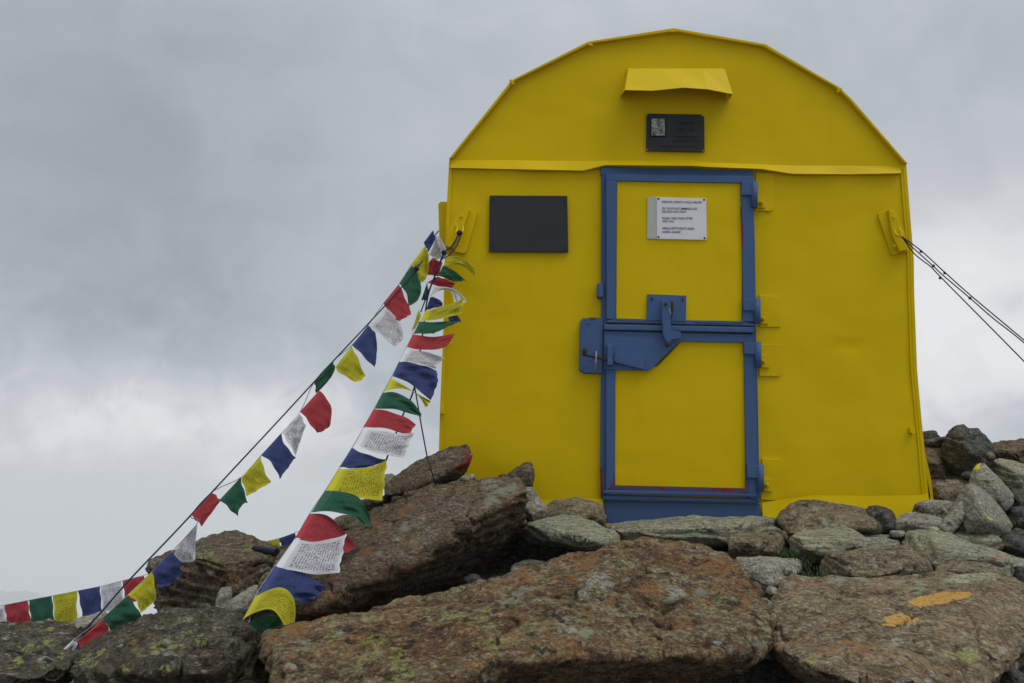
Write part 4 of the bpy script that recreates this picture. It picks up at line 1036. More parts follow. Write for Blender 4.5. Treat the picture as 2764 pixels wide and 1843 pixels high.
rock('rock_slab', 'flat pale slab with a dark hollow under its edge, below the long tan stone', 'slab', [
    pts(('K9', 418, 465, -.62), ('K9', 540, 410, -.5), ('K9', 760, 390, -.45), ('K9', 900, 387, -.45), ('K9', 990, 412, -.48), ('K9', 1045, 462, -.55), ('K9', 1000, 500, -.68), ('K9', 720, 545, -.82), ('K9', 495, 525, -.82), ('K9', 450, 600, -.76), ('K9', 700, 640, -.76), ('K9', 760, 590, -.72)),
    pts(('K9', 990, 465, -.56), ('K9', 1200, 470, -.56), ('K9', 1342, 480, -.58), ('K9', 1340, 505, -.66), ('K9', 1290, 525, -.7), ('K9', 1050, 482, -.72), ('K9', 900, 490, -.74))],
    T=.18, amp=.7, strata=(0, -.15, 1))
rock('rock', 'lumpy brown stone with pinkish patches, right below the flat pale slab', 'tan', [
    pts(('K9', 645, 665, -.95), ('K9', 760, 602, -.86), ('K9', 830, 570, -.8), ('K9', 1000, 562, -.76), ('K9', 1140, 562, -.76), ('K9', 1280, 540, -.74), ('K9', 1370, 522, -.72), ('K9', 1450, 542, -.74), ('K9', 1505, 592, -.8), ('K9', 1565, 665, -.88),
        ('K9', 1605, 742, -.95), ('K9', 1400, 748, -1.02), ('K9', 1100, 748, -1.05), ('K9', 800, 762, -1.05), ('K9', 680, 722, -1.02), ('K9', 1400, 640, -1.02), ('K9', 1000, 650, -1.04))], T=.28, amp=1.4, smooth=1.5)
rock('rock', 'grey block with a flat pale top beside the rusty boulder', 'grey', [
    pts(('K9', 20, 640, -.92), ('K9', 60, 628, -.85), ('K9', 240, 622, -.82), ('K9', 460, 630, -.82), ('K9', 545, 652, -.86), ('K9', 535, 690, -.95), ('K9', 300, 668, -1.02), ('K9', 90, 670, -1.05), ('K9', 430, 850, -1.05), ('K9', 300, 960, -1.1), ('K9', 100, 900, -1.15), ('K9', 480, 760, -1.0))], T=.25)
rock('rock', 'rounded grey boulder above the slab with orange way marks', 'tan', [out('K9', [(1625, 790), (1640, 715), (1680, 660), (1760, 625), (1900, 620), (2100, 650), (2200, 700), (2245, 775), (2150, 840), (1900, 840), (1700, 850)], -.85, -1.15, bulge=.08)], T=.3)
rock('rock_slab', 'narrow bluish green slab lying between the rounded boulder and the orange marked slab', 'slab', [out('K6', [(1415, 570), (1480, 520), (1560, 470), (1700, 432), (1950, 410), (2090, 430), (2010, 500), (1800, 590), (1500, 610)], -1.05, -1.35, bulge=.04)], T=.2, amp=.6)
rock('rock', 'dark stone under the end of the long grey slab', 'dark', [out('K6', [(2170, 380), (2240, 340), (2600, 420), (2600, 620), (2300, 540), (2200, 450)], -.95, -1.1, bulge=.05)], T=.3)
rock('boulder', 'wide brown slab with two orange painted way marks', 'rust2', [
    pts(('K5', 1675, 590, -1.22), ('K5', 1720, 538, -1.12), ('K5', 2000, 512, -1.06), ('K6', 400, 482, -.98), ('K6', 600, 445, -.93), ('K6', 780, 432, -.92), ('K6', 1000, 472, -.96), ('K6', 1400, 565, -1.08), ('K6', 1640, 560, -1.1), ('K6', 1900, 502, -1.08), ('K6', 2110, 458, -1.05),
        ('K6', 2220, 475, -1.06), ('K6', 2500, 600, -1.1), ('K6', 2600, 1000, -1.4), ('K6', 2350, 1160, -1.6), ('K6', 2100, 1345, -1.8), ('K6', 2070, 1500, -1.95), ('K6', 1900, 1700, -2.1), ('K5', 1485, 900, -1.55), ('K5', 1520, 800, -1.45), ('K5', 1480, 1130, -1.75), ('K5', 1560, 1185, -1.85),
        ('K5', 1830, 1230, -1.98), ('K6', 100, 1400, -2.15), ('K6', 700, 1620, -2.3), ('K6', 1400, 1700, -2.25), ('K5', 1900, 1500, -1.95), ('K5', 1600, 1300, -1.7), ('K6', 1000, 1110, -1.83), ('K6', 1950, 1130, -1.68))],
    T=.45, amp=.95, strata=(-.1, -.35, 1), shrink=.88, ncut=0,
    marks=(('K6', [(1110, 712), (1240, 650), (1500, 605), (1780, 600), (1810, 640), (1700, 680), (1480, 735), (1240, 768)], ORANGE, .56), ('K6', [(780, 970), (900, 930), (860, 870), (1060, 825), (1160, 870), (1290, 870), (1200, 925), (1000, 970)], ORANGE, .54)),
    feats=((2, 'K6', 150, 505, 120), (2, 'K6', 420, 480, 130), (2, 'K6', 700, 465, 130), (2, 'K6', 950, 505, 120), (2, 'K6', 1200, 560, 110), (2, 'K5', 1740, 570, 90), (3, 'K6', 250, 1230, 220), (3, 'K6', 560, 1270, 250), (3, 'K6', 780, 1180, 120), (3, 'K6', 1330, 1090, 110), (3, 'K6', 1500, 1040, 60), (3, 'K5', 1560, 1180, 90), (0, 'K6', 1750, 1320, 160), (0, 'K6', 70, 1350, 60), (1, 'K6', 1000, 1150, 90), (1, 'K6', 1300, 1540, 120)))
rock('stone', 'small pale green stone pinched between rusty boulder and orange marked slab', 'slab', [out('K5', [(1318, 790), (1362, 705), (1425, 690), (1505, 738), (1455, 820), (1390, 880)], -1.45, -1.55, bulge=.03)], T=.12, vox=.006, amp=.5)
rock('stone', 'dark little stone at the lower corner under the orange marked slab', 'dark', [out('K6', [(2080, 1420), (2200, 1400), (2320, 1500), (2500, 1650), (2150, 1680)], -1.7, -1.85, bulge=.04)], T=.2)
rock('boulder', 'dark bedrock deep in the gap below the two front boulders', 'dark', [out('K5', [(700, 1560), (1300, 1330), (1700, 1400), (2000, 1700), (700, 1800)], -1.45, -1.6, bulge=.05)], T=.4)

# loose small stones packed in the gaps
for i, (fr, x, y, Y, w, h, mt) in enumerate((('K7', 675, 775, -.46, 75, 40, 'brownf'), ('K9', 412, 445, -.30, 52, 48, 'tan'), ('K7', 780, 720, -.46, 50, 34, 'brownf'), ('K9', 330, 395, -.36, 60, 26, 'grey'), ('K9', 1600, 390, -.42, 70, 30, 'grey'), ('K9', 1328, 424, -.36, 70, 34, 'grey'),
        ('K9', 420, 720, -1.0, 50, 40, 'grey'), ('K1', 1570, 960, -.02, 60, 40, 'grey'), ('K1', 1900, 720, .2, 70, 40, 'dark'),
        ('K1', 2130, 1040, .0, 60, 40, 'dark'), ('K1', 2050, 560, .5, 60, 40, 'tan'), ('K5', 1500, 600, -1.3, 60, 60, 'grey'), ('K6', 1400, 500, -.98, 70, 50, 'dark'), ('K4', 300, 480, -1.0, 110, 60, 'dark'),
        ('K8', 1000, 680, -.2, 60, 25, 'tan'), ('K7', 2190, 960, -.3, 60, 45, 'tan'), ('K9', 1010, 540, -.66, 60, 22, 'dark'), ('K9', 800, 790, -1.02, 80, 34, 'grey'), ('K9', 1200, 800, -1.02, 90, 34, 'dark'), ('K9', 1480, 790, -1.0, 80, 34, 'grey'),
        ('K6', 2200, 1380, -1.6, 90, 60, 'grey'), ('K5', 1540, 1230, -1.65, 70, 50, 'dark'), ('K3', 200, 830, -1.2, 90, 60, 'dark'), ('K2', 830, 1200, -1.2, 60, 50, 'dark'))):
    rg_ = random.Random(i * 7 + 3); a0 = i * 1.3; o8 = [(x + w * math.cos(a0 + q) * rg_.uniform(.7, 1.2), y + h * math.sin(a0 + q) * rg_.uniform(.7, 1.2)) for q in [j * 1.257 + rg_.uniform(-.3, .3) for j in range(5)]]
    rock('stone', 'small loose stone filling a gap between the bigger rocks', mt, [out(fr, o8, Y, Y - .05, bulge=.03)], T=.09, group='small stones packed in the gaps', ncut=5)

# moss and grass tufts in the cracks
bm = bmesh.new(); gr = random.Random(5)
for fr, x, y, Y, n, s in (('K9', 410, 570, -.78, 170, 34), ('K9', 560, 660, -.86, 200, 40), ('K9', 600, 760, -.98, 220, 52), ('K9', 470, 610, -.8, 120, 40), ('K9', 700, 820, -1.02, 160, 60), ('K9', 490, 860, -1.05, 140, 40), ('K5', 1440, 700, -1.42, 60, 40)):
    for i in range(n):
        p = Vector(PF(fr, x + gr.gauss(0, s), y + gr.gauss(0, s * .6) + 18, Y + gr.uniform(-.06, .06)))
        a = gr.uniform(0, 6.28); l = gr.uniform(.006, .018); w = .0018
        tip = p + Vector((math.cos(a) * l * .6, math.sin(a) * l * .6, l)); sd_ = Vector((-math.sin(a), math.cos(a), 0)) * w
        md_ = (p + tip) / 2 + Vector((0, 0, l * .12))
        v = [bm.verts.new(q) for q in (p - sd_, p + sd_, md_ + sd_ * .8, md_ - sd_ * .8, tip)]
        bm.faces.new(v[:4]); bm.faces.new((v[3], v[2], v[4]))
gm, k, b = principled('moss_green')
k.put(b.inputs['Base Color'], k.ramp(k.noise(k.new('ShaderNodeNewGeometry').outputs['Position'], 40, 3), [(.35, (.012, .022, .006)), (.65, (.05, .075, .02))])); b.inputs['Roughness'].default_value = .9
tag(from_bm('grass', bm, gm), kind='stuff')

# bare end of an iron pipe lodged behind the brown boulder
bm = bmesh.new(); a, b2 = PF('G8', 1200, 395, -.02), PF('G8', 1440, 432, -.10); d_ = Vector(b2) - Vector(a)
tube(bm, [a, Vector(a) + d_ * .5, b2], .017, 14)
tag(from_bm('iron_pipe', bm, M['screw_dark'], smooth=False, recenter=True), 'short dark iron pipe stub lying on the brown boulder below the small yellow flag', 'pipe')

# ================================================================== ropes and prayer flags
def cat_rom(ps, n=10):
    ps = [np.array(p, float) for p in ps]; r = []
    for i in range(len(ps) - 1):
        p0, p1, p2, p3 = ps[max(i - 1, 0)], ps[i], ps[i + 1], ps[min(i + 2, len(ps) - 1)]
        for k_ in range(n):
            t = k_ / n; r.append(.5 * (2 * p1 + (p2 - p0) * t + (2 * p0 - 5 * p1 + 4 * p2 - p3) * t * t + (3 * p1 - p0 - 3 * p2 + p3) * t ** 3))
    r.append(ps[-1]); return r


def rope(name, label, pl_, r, mat='rope', knots=(), cat='rope', group=None):
    bm = bmesh.new(); tube(bm, cat_rom([PF(*p) for p in pl_]), r * .72, 8)
    o = from_bm(name, bm, M[mat], smooth=True, recenter=True); tag(o, label, cat, group, 'thing')
    for (fr, x, y, Y, kr) in knots:
        bm = bmesh.new(); c = Vector(PF(fr, x, y, Y))
        for i in range(3):                                              # turns of a knot
            a = i * 2.1 + x; ax = Vector((math.cos(a), .4 * math.sin(a * 2), math.sin(a))).normalized(); u = ax.orthogonal().normalized(); w = ax.cross(u)
            tube(bm, [c + (u * math.cos(q) + w * math.sin(q)) * kr * .75 for q in [k_ * .63 for k_ in range(11)]], kr * .42, 6)
        bpy.context.view_layer.update()
        k2 = from_bm('knot', bm, M[mat], o, True)
    return o


def YA(y):      # distance of the outer string by image height
    return -.06 - 1.24 * np.clip((y - 600) / (1780 - 600), 0, 1.1)


def YB(y):
    return -.10 - 1.56 * np.clip((y - 690) / (1680 - 690), 0, 1.1)


def YC(x):
    return .9 + .35 * np.clip(x / 800, -.5, 1.2)


rope('guy_rope', 'long dark guy rope running above the outer flags down to the mossy boulder',
     [('S', 1150, 690, -.09), ('S', 1124, 725, YA(725)), ('S', 1086, 773, YA(773)), ('S', 1002, 865, YA(865)), ('S', 898, 976, YA(976)), ('S', 762, 1124, YA(1124)), ('S', 574, 1326, YA(1326)), ('S', 480, 1428, YA(1428)), ('S', 353, 1561, YA(1561)), ('S', 274, 1651, YA(1651)), ('S', 226, 1702, YA(1702) + .02), ('S', 190, 1735, YA(1735) + .05)],
     .0042, knots=(('S', 1124, 725, YA(725), .012),))
rope('guy_rope', 'short rope pair tying the knot beside the white flag back to the side bracket',
     [('S', 1124, 725, YA(725)), ('G1', 735, 590, -.10), ('G1', 775, 470, -.08), ('G1', 900, 300, -.03), ('G1', 960, 225, .02)], .004)
rope('guy_rope', 'dark rope bundle from the front bracket running down behind the inner flag string',
     [('H3', 550, 500, -.085), ('H3', 470, 640, -.1), ('H3', 385, 720, -.12), ('H3', 290, 960, -.13), ('H3', 215, 1180, -.16), ('S', 1140, 905, -.2), ('S', 1118, 1046, -.24), ('S', 1088, 1119, -.27), ('S', 1044, 1237, -.32), ('S', 1005, 1340, -.38)],
     .0052, knots=(('H3', 388, 712, -.12, .013), ('H3', 288, 985, -.13, .0065), ('H3', 550, 505, -.085, .013)))
rope('guy_rope', 'second strand of the rope bundle at the front bracket, beside the curling yellow flag',
     [('H3', 565, 510, -.085), ('H3', 525, 630, -.09), ('H3', 440, 740, -.11), ('H3', 360, 790, -.12), ('H3', 270, 1000, -.14), ('H3', 140, 1340, -.18)], .0042)
rope('guy_rope', 'thin rope dropping steeply to the red painted slab by the hut corner',
     [('S', 1119, 1044, -.24), ('G2', 905, 1230, -.25), ('S', 1133.7, 1128, -.29), ('S', 1153, 1233, -.36), ('K7', 1010, 390, -.44), ('K7', 1040, 480, -.46), ('K7', 1070, 580, -.44), ('K7', 1090, 640, -.40)], .0042)
for lab, pl_, kn in (('upper dark guy rope leaving the far wall bracket, straight and knotted', [('H7', 835, 425, -.09), ('H7', 1010, 553, -.11), ('H7', 1210, 735, -.15), ('H7', 1440, 940, -.2), ('H7', 1882, 1310, -.3), ('H7', 2700, 1995, -.5)], (('H7', 1010, 560, -.11, .0065), ('H7', 1210, 742, -.15, .0065))),
                     ('middle dark guy rope with a thick doubled end, next to the upper one', [('H7', 850, 440, -.09), ('H7', 960, 545, -.11), ('H7', 1110, 680, -.14), ('H7', 1200, 765, -.16), ('H7', 1425, 955, -.21), ('H7', 1620, 1125, -.25), ('H7', 1882, 1332, -.3), ('H7', 2700, 2020, -.5)], (('H7', 1115, 682, -.14, .0065), ('H7', 1425, 955, -.21, .0065))),
                     ('lowest dark guy rope at the far bracket, sagging away from the others', [('H7', 860, 450, -.085), ('H7', 955, 580, -.10), ('H7', 1100, 695, -.12), ('H7', 1185, 785, -.13), ('H7', 1882, 1490, -.24), ('H7', 2700, 2330, -.4)], (('H7', 1172, 785, -.13, .0065),))):
    rope('guy_rope', lab, pl_, .0040, knots=kn)

FC = dict(red=(.45, .062, .072), white=(.74, .73, .77), blue=(.062, .084, .22), yellow=(.58, .53, .04), green=(.040, .135, .080))


def flag_mat(nm, col):
    m = bpy.data.materials.new('flag_cloth_' + nm); m.use_nodes = True; k = NT(m.node_tree); b = k.n['Principled BSDF']; outp = k.n['Material Output']
    uv = k.new('ShaderNodeUVMap').outputs[0]; sp = k.new('ShaderNodeSeparateXYZ'); k.put(sp.inputs[0], uv); u, v = sp.outputs[0], sp.outputs[1]
    rnd = k.new('ShaderNodeObjectInfo').outputs['Random']
    inb = k.math('MULTIPLY', k.math('MULTIPLY', k.math('GREATER_THAN', u, .10), k.math('LESS_THAN', u, .91)), k.math('MULTIPLY', k.math('GREATER_THAN', v, .17), k.math('LESS_THAN', v, .92)))
    row = k.math('MULTIPLY', v, 21); fr_ = k.math('FRACT', row); fl = k.math('FLOOR', row)
    cx = k.new('ShaderNodeCombineXYZ'); k.put(cx.inputs[0], k.math('MULTIPLY', u, 46)); k.put(cx.inputs[1], k.math('MULTIPLY', fl, 7.3)); k.put(cx.inputs[2], k.math('MULTIPLY', rnd, 40))
    ch = k.noise(cx.outputs[0], 1.0, 2, .7)
    line = k.math('MULTIPLY', k.math('LESS_THAN', fr_, .66), k.rng(ch, .44, .52))
    # centre emblem and four corner emblems
    def box(cu, cv, hu, hv): return k.math('MULTIPLY', k.math('LESS_THAN', k.math('ABSOLUTE', k.math('SUBTRACT', u, cu)), hu), k.math('LESS_THAN', k.math('ABSOLUTE', k.math('SUBTRACT', v, cv)), hv))
    em = k.noise(k.vmath('ADD', k.vmath('SCALE', uv, (0, 0, 0), scale=22.0), (3, 1, 0)), 1.0, 3, .7)
    emb = k.rng(em, .46, .54)
    boxes = [box(.5, .54, .12, .10)] + [box(a, c, .075, .07) for a in (.18, .83) for c in (.25, .84)]
    clear = boxes[0]
    for q in boxes[1:]: clear = k.math('MAXIMUM', clear, q)
    ink = k.math('MULTIPLY', inb, k.math('ADD', k.math('MULTIPLY', line, k.math('SUBTRACT', 1.0, clear)), k.math('MULTIPLY', emb, clear)), clamp=True)
    inkc = tuple(x * .28 + .006 for x in col) if nm != 'white' else (.16, .16, .18)
    amt = {'white': .80, 'yellow': .72, 'red': .45, 'blue': .5, 'green': .45}[nm]
    base_ = k.mix(k.rng(k.noise(uv, 3, 3), .3, .7, 0, .25), col, tuple(x * .8 for x in col))
    hem = k.math('MAXIMUM', k.math('LESS_THAN', v, .10), k.math('GREATER_THAN', v, .975))
    c = k.mix(k.math('MULTIPLY', ink, amt), base_, inkc)
    weave = k.noise(k.vmath('MULTIPLY', uv, (130, 130, 1)), 1.0, 2, .6)
    c = k.mix(1.0, c, k.rng(weave, .3, .7, .72, 1.22, False), 'MULTIPLY')
    k.put(b.inputs['Base Color'], c); b.inputs['Roughness'].default_value = .9; b.inputs['Specular IOR Level'].default_value = .1
    k.put(b.inputs['Normal'], k.bump(weave, .2, .002))
    tr = k.new('ShaderNodeBsdfTranslucent'); k.put(tr.inputs[0], c)
    mx = k.new('ShaderNodeMixShader'); k.put(mx.inputs[0], k.rng(hem, 0, 1, .46, .24)); k.l.new(b.outputs[0], mx.inputs[1]); k.l.new(tr.outputs[0], mx.inputs[2])
    k.l.new(mx.outputs[0], outp.inputs[0])
    return m


FM = {n: flag_mat(n, c) for n, c in FC.items()}
GROUPN = {'A': 'prayer flags on the outer string', 'B': 'prayer flags on the inner string', 'C': 'prayer flags on the far string'}
frng = random.Random(11); CORDP = {'A': [], 'B': [], 'C': []}


def flag(string, colr, fr, A, B, C, D, label, bc=None, cd=None, da=None, free=.0, amp=.006, Y=None):
    """cloth between the cord edge A-B and the free edge D-C; optional mid points bend the edges; free = how far the
    free edge blows towards (-) or away from (+) the viewer"""
    A, B, C, D = [np.array(px(fr, *q)) for q in (A, B, C, D)]
    def q2(p, m, r):
        if m is None: return lambda t: p * (1 - t) + r * t
        m = np.array(px(fr, *m)); c = 2 * m - .5 * (p + r)
        return lambda t: (1 - t) ** 2 * p + 2 * t * (1 - t) * c + t * t * r
    eA, eC, eB, eD = q2(A, None, B), q2(D, cd, C), q2(B, bc, C), q2(A, da, D)
    Yf_ = (YA if string == 'A' else YB) if string != 'C' else None
    nu, nv = 22, 24; ph = frng.uniform(0, 6); bm = bmesh.new(); uvl = bm.loops.layers.uv.new('UVMap'); g = []
    for j in range(nv + 1):
        v = j / nv
        for i in range(nu + 1):
            u = i / nu
            su, sv = u, v
            p = (1 - v) * eA(u) + v * eC(u) + (1 - u) * eD(v) + u * eB(v) - ((1 - u) * (1 - v) * A + u * (1 - v) * B + u * v * C + (1 - u) * v * D)
            y0 = Y if Y is not None else (Yf_(A[1] * (1 - u) + B[1] * u) if Yf_ else YC(p[0]))
            # frayed, unevenly pulled free edges
            if v > 0:
                wob = (.55 * math.sin(u * 13 + ph * 3) + .45 * math.sin(u * 29 + ph)) * v ** 2
                p = p + (D - A + C - B) * .5 * .018 * wob + (B - A) * .02 * math.sin(v * 11 + ph * 2) * (1 if i == nu else -1 if i == 0 else 0)
            cre = math.exp(-((u * .8 + v * .6 - .35 - .35 * math.sin(ph)) / .05) ** 2) - math.exp(-((v - u * .7 - .25 * math.cos(ph)) / .06) ** 2)
            yy = y0 + free * v + amp * 1.5 * v ** .7 * (math.sin(v * 7.5 + u * 2.3 + ph) + .7 * math.sin(u * 9 - v * 4 + ph * 2) + .35 * math.sin(u * 17 + v * 12 + ph)) + .006 * v * cre
            g.append(bm.verts.new(P(p[0], p[1], yy)))
    m = nu + 1
    for j in range(nv):
        for i in range(nu):
            f = bm.faces.new((g[j * m + i], g[j * m + i + 1], g[(j + 1) * m + i + 1], g[(j + 1) * m + i]))
            for lp, (a, b) in zip(f.loops, ((i, j), (i + 1, j), (i + 1, j + 1), (i, j + 1))): lp[uvl].uv = (a / nu, b / nv)
    o = from_bm('prayer_flag', bm, FM[colr], smooth=True, recenter=True)
    tag(o, label, 'prayer flag', GROUPN[string], 'thing')
    CORDP[string] += [tuple(A), tuple(B)]
    return o


OS, IS, FS = 'outer string', 'inner string', 'far string'
A_, B_s, C_s = 'A', 'B', 'C'
flag('A', 'blue', 'G1', (880, 215), (750, 390), (820, 520), (925, 330), 'crumpled blue prayer flag knotted at the very top of the outer string', amp=.012)
flag('A', 'yellow', 'G1', (770, 432), (580, 690), (660, 940), (825, 555), 'translucent pale yellow flag just under the crumpled blue one at the top', cd=(790, 880), amp=.01)
flag('A', 'green', 'G1', (580, 712), (405, 970), (540, 1285), (650, 800), 'first green flag from the top of the outer string, dark and hanging long', cd=(710, 1110), bc=(500, 1100))
flag('A', 'red', 'G1', (400, 980), (180, 1250), (390, 1505), (580, 1400), 'first red flag from the top of the outer string, over a white flag', da=(490, 1170))
flag('A', 'white', 'G2', (440, 0), (235, 240), (600, 550), (725, 360), 'white flag on the outer string between the first red and blue flags', da=(620, 130), cd=(705, 460))
flag('A', 'blue', 'G2', (225, 258), (5, 525), (320, 850), (348, 430), 'blue flag with a folded dark edge, below the outer string\'s topmost white flag', da=(310, 330), cd=(350, 660))
flag('A', 'yellow', 'G5', (740, 605), (570, 822), (755, 975), (885, 920), 'yellow flag in mid outer string, blown open against the grey cloud', bc=(610, 880), cd=(825, 975), da=(805, 730))
flag('A', 'green', 'G5', (540, 765), (345, 985), (358, 1108), (570, 830), 'narrow dark green flag wrapped tight along the outer rope', bc=(358, 1040), cd=(505, 960), amp=.012)
flag('A', 'red', 'G5', (395, 1075), (200, 1290), (375, 1525), (520, 1435), 'rounded red flag in mid outer string, below the wrapped green one', da=(515, 1225), cd=(460, 1490))
flag('A', 'white', 'G3', (115, 135), (-78, 363), (75, 610), (185, 285), 'narrow white flag on the outer string under the rounded red one', amp=.012)
flag('A', 'blue', 'G6', (1090, 115), (885, 345), (1075, 602), (1250, 365), 'diamond shaped blue flag halfway down the outer string', da=(1145, 250), bc=(1005, 450))
flag('A', 'yellow', 'G6', (880, 355), (670, 580), (735, 780), (985, 635), 'yellow flag in the lower outer string beside the diamond shaped blue one', da=(915, 500), bc=(690, 650))
flag('A', 'green', 'G6', (665, 580), (445, 815), (635, 1000), (742, 845), 'green flag with a thread tail at its tip, lower outer string', da=(690, 690), cd=(665, 895))
flag('A', 'red', 'G6', (365, 735), (140, 985), (255, 1095), (455, 825), 'deep red flag folded to a neat strip on the outer rope', amp=.004)
flag('A', 'white', 'G8', (602, 130), (592, 138), (345, 470), (575, 514), 'white flag pinched to a point at its top, beside the brown boulder', bc=(430, 320), da=(582, 320), cd=(460, 540), amp=.012)
flag('A', 'blue', 'G8', (310, 440), (125, 632), (190, 800), (428, 640), 'dark blue flag draped over the edge of the brown boulder', da=(395, 500), cd=(330, 765), amp=.01)
flag('A', 'yellow', 'K2', (1610, 395), (1350, 640), (1490, 832), (1652, 690), 'bright yellow flag at the low end of the outer string', da=(1640, 540), bc=(1440, 705))
flag('A', 'green', 'K2', (1345, 650), (1090, 880), (1190, 1040), (1512, 900), 'large dark green flag hanging over the mossy boulder', da=(1430, 745), cd=(1340, 985), amp=.012)
flag('A', 'red', 'K2', (1090, 890), (815, 1130), (870, 1225), (1178, 1050), 'bright red flag lying across the mossy boulder', amp=.008)
flag('A', 'white', 'K2', (770, 1120), (570, 1310), (625, 1335), (825, 1140), 'last white flag at the bottom end of the outer string', cd=(750, 1275), amp=.006)

flag('B', 'white', 'G1', (925, 300), (960, 300), (1090, 590), (825, 560), 'white flag gathered to a knot at the top of the inner string', cd=(950, 625), bc=(1045, 430), da=(885, 420), Y=-.09, amp=.012)
flag('B', 'yellow', 'G1', (1082, 585), (1030, 714), (1468, 900), (1494, 858), 'curling yellow flag at the top, reaching over the yellow wall', da=(1350, 630), bc=(1300, 725), Y=-.12, free=-.06)
flag('B', 'red', 'G1', (1018, 672), (960, 862), (700, 835), (872, 600), 'top red flag of the inner string, blown back under the white one', Y=-.10, amp=.012)
flag('B', 'green', 'G1', (1022, 715), (955, 852), (1200, 950), (1342, 922), 'pointed green flag against the yellow wall below the curling yellow one', da=(1160, 775), Y=-.15, free=-.04)
flag('B', 'red', 'G1', (950, 868), (800, 950), (1150, 1030), (1195, 960), 'red flag half hidden under the pointed green one', bc=(960, 1005), Y=-.13, amp=.008)
flag('B', 'white', 'G1', (905, 1010), (835, 1160), (1185, 1245), (1358, 1225), 'white flag arching like a bow beside the corner of the hut', da=(1185, 1050), bc=(1085, 1055), Y=-.17, free=-.04)
flag('B', 'green', 'G1', (800, 950), (715, 1200), (800, 1210), (820, 1085), 'dark green flag bundled around the rope near the top', Y=-.16, amp=.01)
flag('B', 'blue', 'G1', (840, 1165), (785, 1340), (1010, 1285), (1022, 1248), 'small blue flag under the arching white one', da=(925, 1170), Y=-.19)
flag('B', 'blue', 'G1', (1090, 1420), (1110, 1500), (1292, 1508), (1215, 1400), 'tip of a blue flag on the yellow wall below the level yellow flag', Y=-.21)
flag('B', 'yellow', 'G1', (780, 1350), (700, 1500), (1285, 1385), (1318, 1180), 'printed yellow flag stretched level across the corner of the hut', da=(1060, 1270), bc=(1000, 1462), free=-.06)
flag('B', 'yellow', 'G2', (940, 20), (855, 290), (880, 320), (978, 120), 'yellow sliver of a flag turned edge on along the inner cord')
flag('B', 'green', 'G2', (950, 200), (870, 368), (1150, 368), (1538, 186), 'long green flag streaming to a point at the corner of the hut', da=(1250, 200), free=-.05)
flag('B', 'red', 'G2', (860, 376), (780, 556), (1350, 542), (1468, 352), 'red flag streaming sideways with a torn tip at the hut corner', da=(1170, 408), bc=(1080, 598), free=-.05)
flag('B', 'white', 'G2', (760, 576), (665, 762), (1180, 866), (1302, 702), 'white printed flag between the streaming red one and a blue one', da=(1050, 630), bc=(900, 795))
flag('B', 'blue', 'G2', (665, 766), (572, 972), (1105, 1310), (1192, 890), 'big blue flag in mid inner string with a diagonal fold', da=(910, 790), cd=(1203, 1070), bc=(810, 1070), amp=.014)
flag('B', 'yellow', 'G2', (555, 985), (455, 1190), (1045, 1410), (1112, 1325), 'yellow flag twisted thin under the big folded blue one', da=(790, 1135), bc=(810, 1165), amp=.012)
flag('B', 'green', 'G2', (435, 1202), (320, 1430), (980, 1545), (978, 1500), 'dark green flag in mid inner string, arching to a corner', da=(740, 1245), bc=(620, 1442), amp=.012)
flag('B', 'red', 'G3', (945, 100), (825, 300), (1330, 393), (1415, 265), 'red flag in mid inner string above the white printed one', da=(1200, 150), bc=(1085, 318))
flag('B', 'white', 'G3', (830, 312), (735, 492), (1280, 640), (1392, 370), 'white printed flag over the cloud, in mid inner string', da=(1120, 360), bc=(1000, 590))
flag('B', 'blue', 'G3', (702, 530), (560, 745), (780, 766), (1105, 665), 'deep blue flag tucked behind the big printed yellow one', da=(890, 612), cd=(950, 725), free=.05)
flag('B', 'yellow', 'G3', (560, 757), (415, 1000), (1045, 1110), (1092, 665), 'big printed yellow flag spread flat, lower inner string', da=(850, 750), bc=(740, 1085), cd=(1066, 880))
flag('B', 'green', 'G3', (405, 1005), (250, 1250), (815, 1390), (908, 1370), 'green flag bending down at its tip, below the big printed yellow one', da=(770, 1085), bc=(610, 1262), amp=.012)
flag('B', 'red', 'G4', (890, 108), (725, 380), (1275, 550), (1412, 490), 'red flag whose tip sticks out past the big white printed flag', da=(1150, 175), bc=(990, 440), free=.06)
flag('B', 'white', 'G4', (725, 390), (515, 690), (1215, 770), (1297, 328), 'biggest white printed flag, spread flat in front of the leaning boulder', da=(1015, 412), bc=(860, 772))
flag('B', 'blue', 'G4', (505, 696), (310, 1022), (900, 1100), (1072, 930), 'plain deep blue flag in front of the leaning boulder', da=(815, 775), bc=(600, 1062), amp=.014)
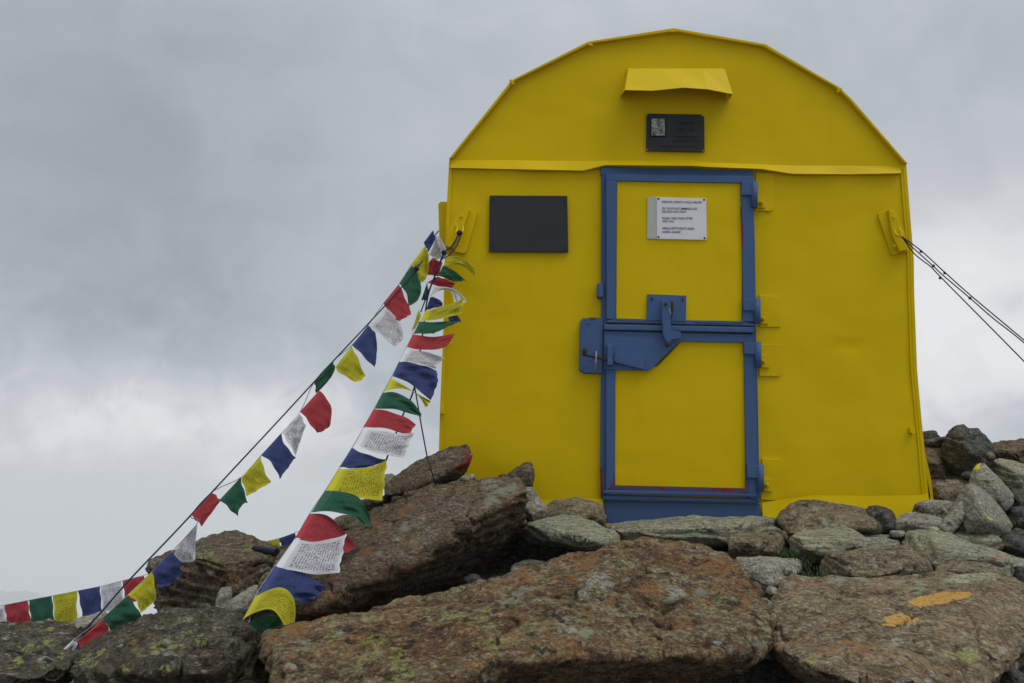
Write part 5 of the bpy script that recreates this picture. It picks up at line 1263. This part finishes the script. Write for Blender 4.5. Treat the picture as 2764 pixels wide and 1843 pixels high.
flag('B', 'yellow', 'G4', (285, 1030), (145, 1290), (600, 1350), (715, 1340), 'printed yellow flag curled into an arch at the foot of the inner string', da=(650, 960), bc=(435, 1175), free=-.03)
flag('B', 'green', 'G4', (215, 1322), (262, 1380), (560, 1345), (595, 1260), 'green flag peeping out beneath the arched yellow one', da=(400, 1255), bc=(400, 1400), Y=-1.63)

for colr, a, b, c, d, lab in (('white', (-170, 870), (38, 828), (68, 1000), (-130, 1040), 'white flag cut by the picture edge on the far string'),
                              ('red', (40, 826), (265, 783), (295, 995), (72, 1000), 'square red flag on the far string next to a green one'),
                              ('green', (275, 779), (497, 737), (520, 1000), (300, 1000), 'square green flag hanging on the far string'),
                              ('yellow', (507, 735), (735, 690), (735, 1020), (527, 1000), 'square yellow flag hanging on the far string above the dark mound'),
                              ('blue', (745, 688), (955, 648), (975, 895), (790, 940), 'square blue flag on the far string beside the square yellow one'),
                              ('white', (962, 645), (1160, 600), (1190, 850), (985, 890), 'square white flag on the far string, crossed by the guy rope'),
                              ('red', (1172, 592), (1377, 545), (1402, 780), (1200, 800), 'red flag on the far string behind the bright yellow flag')):
    flag('C', colr, 'G7', a, b, c, d, lab, amp=.008)
flag('C', 'yellow', 'G4', (335, 436), (545, 385), (580, 505), (400, 530), 'small yellow flag behind the brown boulder on the far string')
flag('C', 'blue', 'G4', (545, 385), (730, 320), (740, 470), (585, 480), 'small blue flag behind the biggest white flag on the far string')

for s_, nm in (('A', 'outer'), ('B', 'inner'), ('C', 'far')):
    q = sorted(CORDP[s_], key=lambda p: p[1] if s_ != 'C' else p[0])
    if s_ == 'A': q = [p for p in q if p[1] > 700][0::2]
    elif s_ == 'B': q = [p for p in q if p[1] > 850 and p[0] < 1150][0::2]
    else: q = [(-300, 1690)] + q[0::2] + [(390, 1552), (560, 1502)] + [q[-1]] + [(900, 1400)]; q = sorted(q)
    fY = {'A': YA, 'B': YB}.get(s_)
    rope('cord', 'thin pale cord carrying the prayer flags of the %s string' % nm, [('S', x, y, (fY(y) if fY else YC(x)) + .004) for x, y in q], .0022, 'cord', cat='cord')
